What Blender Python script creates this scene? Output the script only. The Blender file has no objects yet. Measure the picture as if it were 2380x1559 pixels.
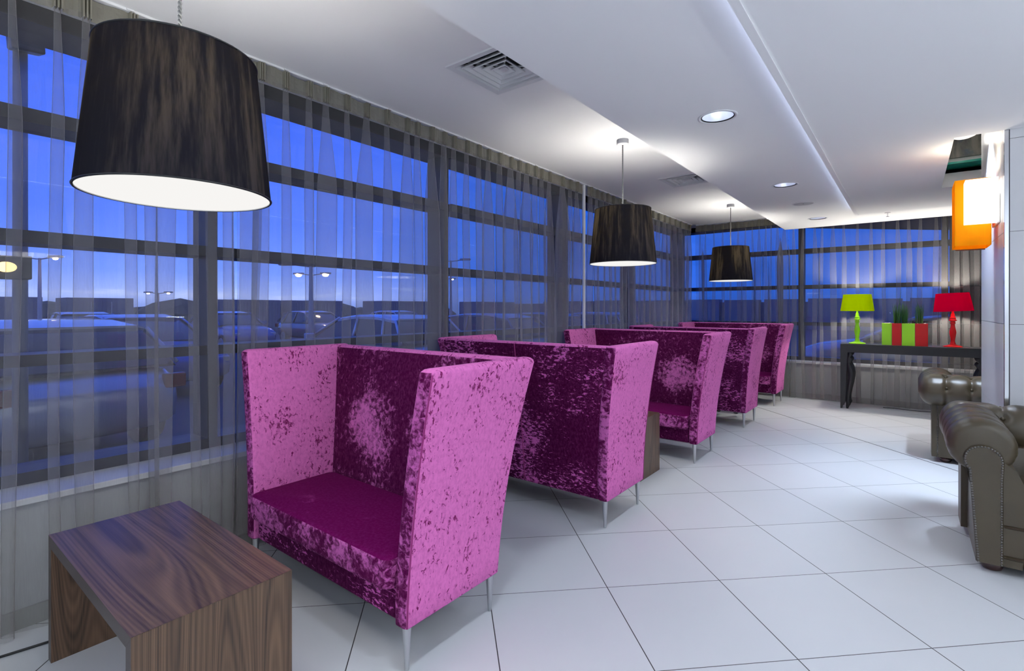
import bpy, bmesh, math, random
from mathutils import Vector, Matrix
random.seed(7)
PI = math.pi
C = bpy.context.scene.collection
SC = bpy.context.scene

# ------------------------------------------------------------------ materials
def new_mat(name):
    m = bpy.data.materials.new(name); m.use_nodes = True
    nt = m.node_tree; nt.nodes.clear()
    out = nt.nodes.new('ShaderNodeOutputMaterial')
    return m, nt, out
def N(nt, t, **kw):
    n = nt.nodes.new(t)
    for k, v in kw.items():
        if k.startswith('_'): setattr(n, k[1:], v)
        else: n.inputs[k.replace('__', ' ')].default_value = v
    return n
def L(nt, a, b): nt.links.new(a, b)
def math_n(nt, op, a, b=None, c=None, clamp=False):
    n = nt.nodes.new('ShaderNodeMath'); n.operation = op; n.use_clamp = clamp
    for i, v in enumerate((a, b, c)):
        if v is None: continue
        if isinstance(v, (int, float)): n.inputs[i].default_value = v
        else: L(nt, v, n.inputs[i])
    return n.outputs[0]
def mixc(nt, fac, a, b):
    n = nt.nodes.new('ShaderNodeMix'); n.data_type = 'RGBA'
    for sock, v in ((n.inputs['Factor'], fac), (n.inputs['A'], a), (n.inputs['B'], b)):
        if isinstance(v, (int, float)): sock.default_value = v
        elif isinstance(v, tuple): sock.default_value = (*v, 1)
        else: L(nt, v, sock)
    return n.outputs['Result']
def mapped(nt, scale=(1, 1, 1), kind='Object', rnd=False):
    tc = nt.nodes.new('ShaderNodeTexCoord')
    mp = nt.nodes.new('ShaderNodeMapping'); mp.inputs['Scale'].default_value = scale
    src = tc.outputs[kind]
    if rnd:
        oi = nt.nodes.new('ShaderNodeObjectInfo')
        v = nt.nodes.new('ShaderNodeVectorMath'); v.operation = 'MULTIPLY_ADD'
        L(nt, oi.outputs['Random'], v.inputs[0]); v.inputs[1].default_value = (7, 11, 5); L(nt, src, v.inputs[2])
        src = v.outputs[0]
    L(nt, src, mp.inputs[0])
    return mp.outputs[0]
def noise(nt, vec, scale, detail=3, rough=.55, dist=0):
    n = N(nt, 'ShaderNodeTexNoise', Scale=scale, Detail=detail, Roughness=rough, Distortion=dist)
    L(nt, vec, n.inputs['Vector']); return n.outputs['Fac']
def smooth(nt, v, lo, hi):
    n = nt.nodes.new('ShaderNodeMapRange'); n.interpolation_type = 'SMOOTHSTEP'
    n.inputs[1].default_value = lo; n.inputs[2].default_value = hi
    L(nt, v, n.inputs[0]); return n.outputs[0]
def plain(name, col, rough=.5, metal=0, spec=.5, bump=0, bscale=80, coat=0, var=0, emit=None, estr=0):
    m, nt, out = new_mat(name)
    p = N(nt, 'ShaderNodeBsdfPrincipled', Roughness=rough, Metallic=metal)
    p.inputs['Base Color'].default_value = (*col, 1)
    p.inputs['Specular IOR Level'].default_value = spec
    p.inputs['Coat Weight'].default_value = coat
    if emit:
        p.inputs['Emission Color'].default_value = (*emit, 1); p.inputs['Emission Strength'].default_value = estr
    vec = mapped(nt)
    if var:
        f = noise(nt, vec, 6, 4)
        L(nt, mixc(nt, f, tuple(c * (1 - var) for c in col), tuple(min(1, c * (1 + var)) for c in col)), p.inputs['Base Color'])
    if bump:
        b = N(nt, 'ShaderNodeBump', Strength=bump, Distance=.004)
        L(nt, noise(nt, vec, bscale), b.inputs['Height']); L(nt, b.outputs[0], p.inputs['Normal'])
    L(nt, p.outputs[0], out.inputs[0]); return m
def emission(name, col, s):
    m, nt, out = new_mat(name)
    e = N(nt, 'ShaderNodeEmission', Strength=s); e.inputs[0].default_value = (*col, 1)
    L(nt, e.outputs[0], out.inputs[0]); return m

def velvet(name, lo, hi, scale, stretch, bigscale, bigw, light, dark, sheen=.12, worn=0, mot=.16):
    """crushed pile: patches lying one way look pale, patches lying the other way look deep"""
    m, nt, out = new_mat(name)
    v = mapped(nt, stretch, rnd=True)
    a = noise(nt, v, scale, 5, .62, .6)
    b = noise(nt, mapped(nt, rnd=True), bigscale, 2, .5, .3)
    d = noise(nt, mapped(nt, rnd=True), 130, 2, .6)
    s = math_n(nt, 'ADD', a, math_n(nt, 'MULTIPLY', math_n(nt, 'SUBTRACT', b, .5), bigw))
    s = math_n(nt, 'ADD', s, math_n(nt, 'MULTIPLY', math_n(nt, 'SUBTRACT', d, .5), .10))
    if worn:          # pile rubbed pale where people lean
        tc = nt.nodes.new('ShaderNodeTexCoord'); sp = nt.nodes.new('ShaderNodeSeparateXYZ'); L(nt, tc.outputs['Object'], sp.inputs[0])
        dx = math_n(nt, 'DIVIDE', math_n(nt, 'SUBTRACT', math_n(nt, 'ABSOLUTE', sp.outputs[0]), .27), .25)
        dz = math_n(nt, 'DIVIDE', math_n(nt, 'SUBTRACT', sp.outputs[2], .74), .24)
        r2 = math_n(nt, 'ADD', math_n(nt, 'MULTIPLY', dx, dx), math_n(nt, 'MULTIPLY', dz, dz))
        s = math_n(nt, 'ADD', s, math_n(nt, 'MULTIPLY', math_n(nt, 'SUBTRACT', 1, r2, clamp=True), worn))
    f = smooth(nt, s, lo, hi)
    col = mixc(nt, f, dark, light)
    d2 = noise(nt, mapped(nt, (1, 1, .6), rnd=True), 75, 3, .65)
    col = mixc(nt, math_n(nt, 'MULTIPLY', smooth(nt, d2, .35, .75), mot), col, tuple(.62 * x + .38 * y for x, y in zip(light, dark)))
    p = N(nt, 'ShaderNodeBsdfPrincipled', Roughness=.85)
    p.inputs['Specular IOR Level'].default_value = .05
    p.inputs['Sheen Weight'].default_value = sheen; p.inputs['Sheen Roughness'].default_value = .35
    p.inputs['Sheen Tint'].default_value = (.95, .35, .8, 1)
    L(nt, col, p.inputs['Base Color'])
    bp = N(nt, 'ShaderNodeBump', Strength=.45, Distance=.006)
    L(nt, a, bp.inputs['Height']); L(nt, bp.outputs[0], p.inputs['Normal'])
    L(nt, p.outputs[0], out.inputs[0]); return m

def walnut(name, axis):
    m, nt, out = new_mat(name)
    lo = {'x': (.20, 2.0, 2.0), 'z': (3.0, 3.0, .20)}[axis]
    fi = {'x': (1.2, 150, 150), 'z': (150, 150, 1.2)}[axis]
    a = noise(nt, mapped(nt, lo, rnd=True), 1.25, 1.0, .4, .1)
    w = math_n(nt, 'SINE', math_n(nt, 'MULTIPLY', a, 560))
    w2 = math_n(nt, 'SINE', math_n(nt, 'MULTIPLY', a, 150))
    fine = noise(nt, mapped(nt, fi, rnd=True), 1.6, 4, .6)
    f = math_n(nt, 'MULTIPLY_ADD', w, .15, .46)
    f = math_n(nt, 'ADD', f, math_n(nt, 'MULTIPLY', w2, .15))
    f = math_n(nt, 'ADD', f, math_n(nt, 'MULTIPLY', math_n(nt, 'SUBTRACT', fine, .5), .85), clamp=True)
    col = mixc(nt, f, (.026, .014, .009), (.185, .108, .062))
    p = N(nt, 'ShaderNodeBsdfPrincipled', Roughness=.34)
    p.inputs['Specular IOR Level'].default_value = .45
    L(nt, col, p.inputs['Base Color'])
    bp = N(nt, 'ShaderNodeBump', Strength=.06, Distance=.002)
    L(nt, fine, bp.inputs['Height']); L(nt, bp.outputs[0], p.inputs['Normal'])
    L(nt, p.outputs[0], out.inputs[0]); return m

def sheer(name, col, t0, weave=True):
    """thin woven voile: the light that gets straight through falls with the length of thread it crosses"""
    m, nt, out = new_mat(name)
    g = nt.nodes.new('ShaderNodeNewGeometry')
    dt = nt.nodes.new('ShaderNodeVectorMath'); dt.operation = 'DOT_PRODUCT'
    L(nt, g.outputs['Incoming'], dt.inputs[0]); L(nt, g.outputs['Normal'], dt.inputs[1])
    c = math_n(nt, 'MAXIMUM', math_n(nt, 'ABSOLUTE', dt.outputs['Value']), .16)
    vec = mapped(nt, (400, 400, 18))
    thr = noise(nt, vec, 1, 2, .6)
    t = math_n(nt, 'POWER', math_n(nt, 'MULTIPLY_ADD', math_n(nt, 'SUBTRACT', thr, .5), .16, t0), math_n(nt, 'DIVIDE', 1, c), clamp=True)
    d = N(nt, 'ShaderNodeBsdfDiffuse'); d.inputs[0].default_value = (*col, 1)
    tr = N(nt, 'ShaderNodeBsdfTranslucent'); tr.inputs[0].default_value = (*col, 1)
    mx = N(nt, 'ShaderNodeMixShader', Fac=.4); L(nt, d.outputs[0], mx.inputs[1]); L(nt, tr.outputs[0], mx.inputs[2])
    tp = nt.nodes.new('ShaderNodeBsdfTransparent')
    mm = nt.nodes.new('ShaderNodeMixShader')
    L(nt, t, mm.inputs[0]); L(nt, mx.outputs[0], mm.inputs[1]); L(nt, tp.outputs[0], mm.inputs[2])
    L(nt, mm.outputs[0], out.inputs[0]); return m

def glass_mat(name, tint=(1, 1, 1)):
    m, nt, out = new_mat(name)
    g = nt.nodes.new('ShaderNodeNewGeometry')
    dt = nt.nodes.new('ShaderNodeVectorMath'); dt.operation = 'DOT_PRODUCT'
    L(nt, g.outputs['Incoming'], dt.inputs[0]); L(nt, g.outputs['Normal'], dt.inputs[1])
    c = math_n(nt, 'SUBTRACT', 1, math_n(nt, 'ABSOLUTE', dt.outputs['Value']))
    f = math_n(nt, 'MULTIPLY_ADD', math_n(nt, 'POWER', c, 5), .9, .035)
    tp = nt.nodes.new('ShaderNodeBsdfTransparent'); tp.inputs[0].default_value = (*tint, 1)
    gl = N(nt, 'ShaderNodeBsdfGlossy', Roughness=.0)
    mm = nt.nodes.new('ShaderNodeMixShader')
    L(nt, f, mm.inputs[0]); L(nt, tp.outputs[0], mm.inputs[1]); L(nt, gl.outputs[0], mm.inputs[2])
    L(nt, mm.outputs[0], out.inputs[0]); return m

def shade_cloth(name, col, trans, streak=0, stretch=(14, 14, .5)):
    m, nt, out = new_mat(name)
    d = N(nt, 'ShaderNodeBsdfDiffuse'); d.inputs[0].default_value = (*col, 1)
    tr = N(nt, 'ShaderNodeBsdfTranslucent'); tr.inputs[0].default_value = (*trans, 1)
    if streak:
        tc = nt.nodes.new('ShaderNodeTexCoord'); mp = nt.nodes.new('ShaderNodeMapping')
        mp.inputs['Scale'].default_value = stretch; mp.inputs['Rotation'].default_value = (.35, .30, 0)
        L(nt, tc.outputs['Object'], mp.inputs[0])
        f = math_n(nt, 'MULTIPLY', noise(nt, mp.outputs[0], 1, 4, .65), noise(nt, mapped(nt, (7, 7, .4)), 1, 1))
        f = smooth(nt, f, .21, .44)
        L(nt, mixc(nt, f, tuple(x * (1 - streak) for x in trans), trans), tr.inputs[0])
        L(nt, mixc(nt, f, col, tuple(x * (1.9 if streak > .5 else 1.05) for x in col)), d.inputs[0])
    a = nt.nodes.new('ShaderNodeAddShader')
    L(nt, d.outputs[0], a.inputs[0]); L(nt, tr.outputs[0], a.inputs[1]); L(nt, a.outputs[0], out.inputs[0]); return m

def floor_mat():
    m, nt, out = new_mat('porcelain_tiles')
    g = nt.nodes.new('ShaderNodeNewGeometry'); sx = nt.nodes.new('ShaderNodeSeparateXYZ')
    L(nt, g.outputs['Position'], sx.inputs[0])
    k = .70711 / .6
    x = math_n(nt, 'ADD', sx.outputs[0], .353); y = math_n(nt, 'SUBTRACT', sx.outputs[1], 2.336)
    u = math_n(nt, 'MULTIPLY', math_n(nt, 'ADD', x, y), k); v = math_n(nt, 'MULTIPLY', math_n(nt, 'SUBTRACT', y, x), k)
    def dist(w):
        return math_n(nt, 'ABSOLUTE', math_n(nt, 'SUBTRACT', w, math_n(nt, 'ROUND', w)))
    du, dv = dist(u), dist(v)
    gu = math_n(nt, 'LESS_THAN', du, .0038); gv = math_n(nt, 'LESS_THAN', dv, .0030)
    mj = math_n(nt, 'LESS_THAN', math_n(nt, 'ABSOLUTE', math_n(nt, 'SUBTRACT', u, 5)), .012)
    gr = math_n(nt, 'MAXIMUM', math_n(nt, 'MAXIMUM', gu, gv), mj)
    cell = nt.nodes.new('ShaderNodeCombineXYZ')
    L(nt, math_n(nt, 'FLOOR', u), cell.inputs[0]); L(nt, math_n(nt, 'FLOOR', v), cell.inputs[1])
    wn = nt.nodes.new('ShaderNodeTexWhiteNoise'); L(nt, cell.outputs[0], wn.inputs[0])
    sp = noise(nt, g.outputs['Position'], 3, 5, .6)
    f = math_n(nt, 'ADD', math_n(nt, 'MULTIPLY', wn.outputs['Value'], .5), math_n(nt, 'MULTIPLY', sp, .5))
    col = mixc(nt, f, (.66, .67, .68), (.73, .735, .735))
    col = mixc(nt, gr, col, (.045, .042, .04))
    p = N(nt, 'ShaderNodeBsdfPrincipled', Roughness=.42); p.inputs['Specular IOR Level'].default_value = .35
    L(nt, col, p.inputs['Base Color'])
    L(nt, p.outputs[0], out.inputs[0]); return m

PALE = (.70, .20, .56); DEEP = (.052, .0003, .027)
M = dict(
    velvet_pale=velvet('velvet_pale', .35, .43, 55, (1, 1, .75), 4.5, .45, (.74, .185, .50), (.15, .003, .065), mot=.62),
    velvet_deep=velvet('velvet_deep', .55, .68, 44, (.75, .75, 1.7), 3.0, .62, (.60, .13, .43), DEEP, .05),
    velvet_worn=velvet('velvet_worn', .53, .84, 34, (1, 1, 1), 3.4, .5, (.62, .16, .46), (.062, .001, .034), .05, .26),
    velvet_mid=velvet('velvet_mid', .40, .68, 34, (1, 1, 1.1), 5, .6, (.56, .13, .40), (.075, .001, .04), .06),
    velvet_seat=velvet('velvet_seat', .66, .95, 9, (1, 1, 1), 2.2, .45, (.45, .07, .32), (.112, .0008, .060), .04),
    piping=plain('velvet_piping', (.28, .02, .15), .8),
    steel=plain('brushed_steel', (.55, .56, .58), .28, 1),
    chrome=plain('chrome', (.8, .8, .82), .12, 1),
    walnut_top=walnut('walnut_top', 'x'), walnut_side=walnut('walnut_side', 'z'),
    walnut_edge=plain('walnut_edge', (.045, .030, .026), .4, var=.2),
    floor=floor_mat(),
    plaster=plain('ceiling_white', (.86, .86, .86), .9, bump=.02, bscale=60),
    wall=plain('wall_paint', (.42, .425, .43), .8, bump=.03),
    skirting=plain('skirting_grey', (.32, .32, .31), .6),
    sill=plain('sill_white', (.74, .74, .72), .45),
    frame=plain('window_frame', (.022, .022, .026), .45, spec=.3),
    glass=glass_mat('window_glass'),
    sheer=sheer('grey_voile', (.48, .46, .44), .815),
    heading=sheer('heading_tape', (.37, .35, .28), .16),
    track=plain('white_plastic', (.8, .8, .8), .4),
    shade_black=shade_cloth('black_silk_shade', (.011, .011, .016), (.037, .029, .014), .92, (38, 38, .40)),
    shade_lining=shade_cloth('shade_lining', (.60, .60, .58), (.20, .19, .17)),
    diffuser=emission('lamp_diffuser', (1, .985, .96), .93),
    cord=plain('grey_cord', (.22, .22, .22), .7),
    cable=plain('black_cable', (.008, .008, .009), .5),
    white=plain('white_enamel', (.82, .82, .82), .4),
    vent=plain('vent_white', (.72, .73, .74), .5),
    dark=plain('dark_void', (.006, .006, .007), .9),
    reflector=plain('reflector', (.86, .88, .95), .3, .7),
    bulb_cool=emission('cool_bulb', (.80, .86, 1), 2),
    led=emission('led_strip', (.62, .72, 1), 16),
    speaker=plain('speaker_grille', (.55, .55, .57), .6, bump=.3, bscale=700),
    tile_wall=plain('white_wall_tile', (.72, .72, .73), .3, spec=.4),
    joint=plain('tile_joint', (.16, .16, .17), .8),
    leather=None,
    nail=plain('antique_nail', (.18, .17, .16), .35, .9),
    bun=plain('mahogany_foot', (.035, .010, .008), .25, coat=.3),
    console=plain('graphite_lacquer', (.030, .030, .034), .45, spec=.35, bump=.04, bscale=200),
    console_dark=plain('black_lacquer', (.006, .006, .008), .4),
    green=plain('green_gloss', (.36, .80, .02), .3, spec=.3, coat=.1),
    red=plain('red_gloss', (.60, .005, .006), .3, spec=.3, coat=.1),
    shade_green=shade_cloth('green_shade', (.42, .52, .0), (.17, .21, .0), .12, (40, 40, .5)),
    shade_red=shade_cloth('red_shade', (.42, .0, .035), (.17, .0005, .012), .12, (40, 40, .5)),
    bulb_warm=emission('warm_bulb', (1, .88, .70), 60),
    rush=plain('rush_green', (.03, .12, .025), .45, var=.4),
    soil=plain('pebbles', (.45, .43, .40), .8, bump=.8, bscale=60, var=.4),
    orange=shade_cloth('orange_shade', (.62, .30, .008), (.50, .28, .008), .1, (60, 60, .5)),
    white_shade=emission('lit_white_shade', (1, .97, .90), 2.2),
    brown=plain('bronze_bar', (.08, .04, .03), .4, .6),
    asphalt=plain('asphalt', (.055, .058, .066), .8, bump=.3, bscale=30, var=.25),
    fence=plain('outdoor_grey', (.15, .16, .19), .7, var=.2),
    hedge=plain('hedge_dark', (.05, .065, .06), .9, bump=1, bscale=14),
    carglass=plain('car_glass', (.008, .010, .014), .08, spec=.6),
    tyre=plain('tyre', (.01, .01, .01), .8),
    alloy=plain('alloy_wheel', (.4, .4, .42), .35, .9),
    lamp_glow=emission('sodium_lamp', (1, .72, .42), 60),
    tail=plain('tail_light', (.25, .01, .01), .25),
    pole=plain('galvanised_pole', (.30, .31, .33), .6, .2),
    flash=plain('aluminium_flashing', (.5, .52, .55), .4, .2),
    greenglass=plain('green_glass_edge', (.02, .22, .17), .15, spec=.6),
    hair=plain('hair', (.10, .085, .05), .6, bump=.6, bscale=120, var=.4),
    skin=plain('skin', (.50, .30, .22), .55), shirt=plain('dark_shirt', (.02, .022, .03), .85), eye=plain('eye', (.03, .025, .02), .2), trousers=plain('grey_trousers', (.03, .03, .032), .85),
)
def leather_mat():
    m, nt, out = new_mat('olive_brown_leather')
    v = mapped(nt, rnd=True)
    f = noise(nt, v, 5, 4, .6)
    col = mixc(nt, f, (.041, .029, .014), (.073, .054, .028))
    p = N(nt, 'ShaderNodeBsdfPrincipled', Roughness=.38); p.inputs['Specular IOR Level'].default_value = .55
    L(nt, col, p.inputs['Base Color'])
    b = N(nt, 'ShaderNodeBump', Strength=.12, Distance=.003)
    L(nt, noise(nt, v, 160, 3), b.inputs['Height']); L(nt, b.outputs[0], p.inputs['Normal'])
    L(nt, p.outputs[0], out.inputs[0]); return m
M['leather'] = leather_mat()
def mural_mat():
    m, nt, out = new_mat('stormy_picture')
    v = mapped(nt, (9, 9, 3))
    f = noise(nt, v, 1, 5, .6, .5)
    g = noise(nt, mapped(nt, (5, 5, 9)), 1, 4, .6, .4)
    c = mixc(nt, smooth(nt, f, .35, .7), (.02, .03, .04), (.26, .25, .22))
    c = mixc(nt, smooth(nt, g, .55, .75), c, (.06, .10, .15))
    p = N(nt, 'ShaderNodeBsdfPrincipled', Roughness=.5); L(nt, c, p.inputs['Base Color']); L(nt, p.outputs[0], out.inputs[0]); return m
M['mural'] = mural_mat()

# ------------------------------------------------------------------ mesh helpers
def obj(name, bm, mat, parent=None, smooth_=False, loc=(0, 0, 0), sharp=None):
    bmesh.ops.recalc_face_normals(bm, faces=bm.faces) if bm.faces else None
    me = bpy.data.meshes.new(name); bm.to_mesh(me); bm.free()
    mats = mat if isinstance(mat, (list, tuple)) else [mat]
    for q in mats: me.materials.append(q)
    if smooth_:
        me.polygons.foreach_set('use_smooth', [True] * len(me.polygons))
        if sharp: me.set_sharp_from_angle(angle=math.radians(sharp))
    o = bpy.data.objects.new(name, me); C.objects.link(o); o.location = loc
    if parent: o.parent = parent
    return o
def tag(o, label=None, cat=None, group=None, kind=None):
    for k, v in (('label', label), ('category', cat), ('group', group), ('kind', kind)):
        if v: o[k] = v
    return o
def empty(name, loc=(0, 0, 0), rz=0, label=None, cat=None, group=None):
    o = bpy.data.objects.new(name, None); C.objects.link(o); o.location = loc; o.rotation_euler = (0, 0, rz)
    o.empty_display_size = .1
    return tag(o, label, cat, group)
def struct(name, bm, mat, parent=None, **kw):
    o = obj(name, bm, mat, parent, **kw)
    if not parent: o['kind'] = 'structure'
    return o
def each(name, bms, mat, parent, **k):
    for b in bms: obj(name, b, mat, parent, **k)
def ball(r, loc, u=10, v=6):
    bm = bmesh.new(); bmesh.ops.create_uvsphere(bm, u_segments=u, v_segments=v, radius=r, matrix=Matrix.Translation(loc)); return bm
def tubm(*a, **k):
    bm = bmesh.new(); tube(bm, *a, **k); return bm
def copy_tree(o, parent=None):
    c = o.copy(); C.objects.link(c)
    if parent: c.parent = parent
    for ch in [x for x in bpy.data.objects if x.parent is o]: copy_tree(ch, c)
    return c
def B(): return bmesh.new()
def box(bm, x0, x1, y0, y1, z0, z1, mi=0, bev=0, seg=2):
    vs = [bm.verts.new(p) for p in ((x0, y0, z0), (x1, y0, z0), (x1, y1, z0), (x0, y1, z0), (x0, y0, z1), (x1, y0, z1), (x1, y1, z1), (x0, y1, z1))]
    fs = [bm.faces.new([vs[i] for i in q]) for q in ((0, 3, 2, 1), (4, 5, 6, 7), (0, 1, 5, 4), (1, 2, 6, 5), (2, 3, 7, 6), (3, 0, 4, 7))]
    for f in fs: f.material_index = mi
    if bev:
        es = list({e for f in fs for e in f.edges})
        bmesh.ops.bevel(bm, geom=es, offset=bev, segments=seg, profile=.5, affect='EDGES')
    return fs
def bx(*a, **k):
    bm = B(); box(bm, *a, **k); return bm
def rings(bm, rs, cap0=True, cap1=True, closed=True, mi=0, loop=False):
    prev = None; first = None
    for r in rs:
        cur = [bm.verts.new(p) for p in r]
        if prev:
            n = len(cur)
            for i in range(n if closed else n - 1):
                j = (i + 1) % n
                f = bm.faces.new((prev[i], prev[j], cur[j], cur[i])); f.material_index = mi
        else: first = cur
        prev = cur
    if loop:
        n = len(prev)
        for i in range(n if closed else n - 1):
            j = (i + 1) % n
            f = bm.faces.new((prev[i], prev[j], first[j], first[i])); f.material_index = mi
    else:
        if cap0: f = bm.faces.new(first[::-1]); f.material_index = mi
        if cap1: f = bm.faces.new(prev); f.material_index = mi
def lathe(bm, prof, n=32, c=(0, 0), mi=0, cap=True):
    rs = []
    for r, z in prof:
        rs.append([(c[0] + max(r, 1e-4) * math.cos(2 * PI * i / n), c[1] + max(r, 1e-4) * math.sin(2 * PI * i / n), z) for i in range(n)])
    rings(bm, rs, cap, cap, mi=mi)
def tube(bm, pts, r, n=8, mi=0, cap=True):
    pts = [Vector(p) for p in pts]; rs = []
    up = Vector((0, 0, 1))
    for i, p in enumerate(pts):
        d = (pts[min(i + 1, len(pts) - 1)] - pts[max(i - 1, 0)]).normalized()
        a = d.cross(up)
        if a.length < 1e-3: a = d.cross(Vector((1, 0, 0)))
        a.normalize(); b = d.cross(a)
        rr = r[i] if isinstance(r, (list, tuple)) else r
        rs.append([p + (a * math.cos(2 * PI * k / n) + b * math.sin(2 * PI * k / n)) * rr for k in range(n)])
    rings(bm, rs, cap, cap, mi=mi)
def rrect(x0, x1, y0, y1, z, r, seg=4):
    out = []
    r = min(r, (x1 - x0) / 2 - 1e-4, (y1 - y0) / 2 - 1e-4)
    for cx, cy, a0 in ((x1 - r, y0 + r, -PI / 2), (x1 - r, y1 - r, 0), (x0 + r, y1 - r, PI / 2), (x0 + r, y0 + r, PI)):
        for k in range(seg + 1):
            a = a0 + PI / 2 * k / seg
            out.append((cx + r * math.cos(a), cy + r * math.sin(a), z))
    return out
def pillow(bm, x0, x1, y0, y1, z0, z1, r=.02, seg=4, puff=0):
    rs = []
    for k in range(seg + 1):
        a = PI / 2 * k / seg; d = r * (1 - math.sin(a)); rs.append(rrect(x0 + d, x1 - d, y0 + d, y1 - d, z0 + r * (1 - math.cos(a)), r + .012))
    for k in range(seg, -1, -1):
        a = PI / 2 * k / seg; d = r * (1 - math.sin(a)); rs.append(rrect(x0 + d, x1 - d, y0 + d, y1 - d, z1 - r * (1 - math.cos(a)), r + .012))
    rings(bm, rs)
def plate_holes(bm, x0, x1, y0, y1, z, holes, h, mi=0):
    """a level sheet at height z with holes, each hole given walls h high"""
    es = []
    def loop(pts):
        vs = [bm.verts.new((p[0], p[1], z)) for p in pts]
        for i in range(len(vs)): es.append(bm.edges.new((vs[i], vs[(i + 1) % len(vs)])))
        return vs
    loop([(x0, y0), (x1, y0), (x1, y1), (x0, y1)])
    hl = [loop(p) for p in holes]
    bmesh.ops.triangle_fill(bm, use_beauty=True, use_dissolve=False, edges=es, normal=(0, 0, -1))
    for vs in hl:
        up = [bm.verts.new((v.co.x, v.co.y, z + h)) for v in vs]
        for i in range(len(vs)):
            j = (i + 1) % len(vs); bm.faces.new((vs[i], vs[j], up[j], up[i]))
def circ(x, y, r, n=32): return [(x + r * math.cos(2 * PI * i / n), y + r * math.sin(2 * PI * i / n)) for i in range(n)]
def rect(x0, x1, y0, y1): return [(x0, y0), (x1, y0), (x1, y1), (x0, y1)]

# ------------------------------------------------------------------ camera
TH, F, H = .6725, 1180.76, 1.41504
cd = bpy.data.cameras.new('camera'); cam = bpy.data.objects.new('camera', cd); C.objects.link(cam)
cam.location = (0, 0, H); cam.rotation_euler = (PI / 2, 0, TH)
cd.sensor_fit = 'HORIZONTAL'; cd.sensor_width = 36; cd.lens = F / 2380 * 36
cd.shift_x = (1190 - 1175) / 2380; cd.shift_y = -(779.5 - 716.03) / 2380
cd.clip_start = .03; cd.clip_end = 400
SC.camera = cam
# ------------------------------------------------------------------ room shell
XW, YW = 5.2, -3.6              # far ends of the room that the photo does not reach
XA, YB = -3.08, 9.2             # faces of the low walls under the windows
IA, GA = -3.30, -3.46           # window frame inner face and glass on the left
IB, GB = 9.42, 9.58             # the same at the back
ZC, ZS, ZR = 2.878, 2.63, 2.57  # ceiling, lowered soffit, hanging raft
struct('floor', bx(-3.55, XW, YW, 9.7, -.15, 0), M['floor'])
bm = B(); box(bm, -3.52, XA, YW, 9.65, 0, .545); struct('wall_left', bm, M['wall'])
bm = B(); box(bm, XA, XW, YB, 9.65, 0, .545); struct('wall_back', bm, M['wall'])
struct('wall_right', bx(XW, XW + .1, YW, 9.7, 0, 3.4), M['plaster'])
struct('wall_front', bx(-3.55, XW, YW - .1, YW, 0, 3.4), M['plaster'])
struct('baseboard_left', bx(XA, XA + .012, YW, YB, 0, .085), M['skirting'])
struct('baseboard_back', bx(XA + .012, XW, YB - .012, YB, 0, .085), M['skirting'])
bm = B(); box(bm, IA, -3.055, YW, 9.17, .545, .575, bev=.004); struct('trim_1', bm, M['sill'])
bm = B(); box(bm, IA, XW, 9.17, IB, .545, .575, bev=.004); struct('trim_2', bm, M['sill'])
bm = B(); box(bm, -3.86, -3.50, YW, 9.9, .50, .53); struct('trim_3', bm, M['flash'])
bm = B(); box(bm, -3.50, XW, 9.62, 9.98, .50, .53); struct('trim_4', bm, M['flash'])
struct('ceiling', bx(-3.6, XW + .1, YW - .1, 9.75, 3.4, 3.5), M['plaster'])      # the slab over everything
vents = [(-1.95, 2.43), (-1.98, 5.82)]
bm = B(); plate_holes(bm, -3.55, -1.52, YW, 9.7, ZC, [rect(x - .215, x + .215, y - .215, y + .215) for x, y in vents], .12)
struct('ceiling.001', bm, M['plaster'])
bm = B(); box(bm, -1.52, XW, 8.88, 9.7, ZC, ZC + .05); box(bm, -3.6, -3.3, YW, 9.7, ZC - .08, 3.4); box(bm, -3.6, XW, 9.42, 9.75, ZC - .08, 3.4)
struct('ceiling.002', bm, M['frame'])
down = [(-.955, 3.36), (-.965, 5.63), (-.975, 8.0)]
HOLE = (.235, 1.66, 4.595, 6.5)
bm = B(); plate_holes(bm, -1.52, XW, YW, 8.87, ZS, [circ(x, y, .098) for x, y in down] + [rect(*HOLE)], .14)
box(bm, -1.522, -1.50, YW, 8.87, ZS + .0005, ZC + .02); box(bm, -1.52, XW, 8.85, 8.872, ZS + .0005, ZC + .02)
struct('ceiling.003', bm, M['plaster'])
RX0, RY1 = -.535, 7.64
bm = B(); plate_holes(bm, RX0, XW, YW, RY1, ZR, [rect(*HOLE)], .02)
for a in ((RX0 + .0, RX0 + .036, YW, RY1),): box(bm, a[0], a[1], a[2], a[3], ZR - .006, ZR + .02)
box(bm, RX0, XW, RY1 - .012, RY1, ZR + .0005, ZR + .02)
plate_holes(bm, RX0, XW, YW, RY1, ZR + .02, [rect(*HOLE)], .001)
struct('ceiling.004', bm, M['plaster'])
bm = B(); box(bm, RX0 + .012, RX0 + .022, YW + .1, RY1 - .1, ZR + .021, ZR + .025)
tag(obj('led_strip', bm, M['led']), 'bluish strip light along the edge of the hanging ceiling panel', 'strip light')
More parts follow.
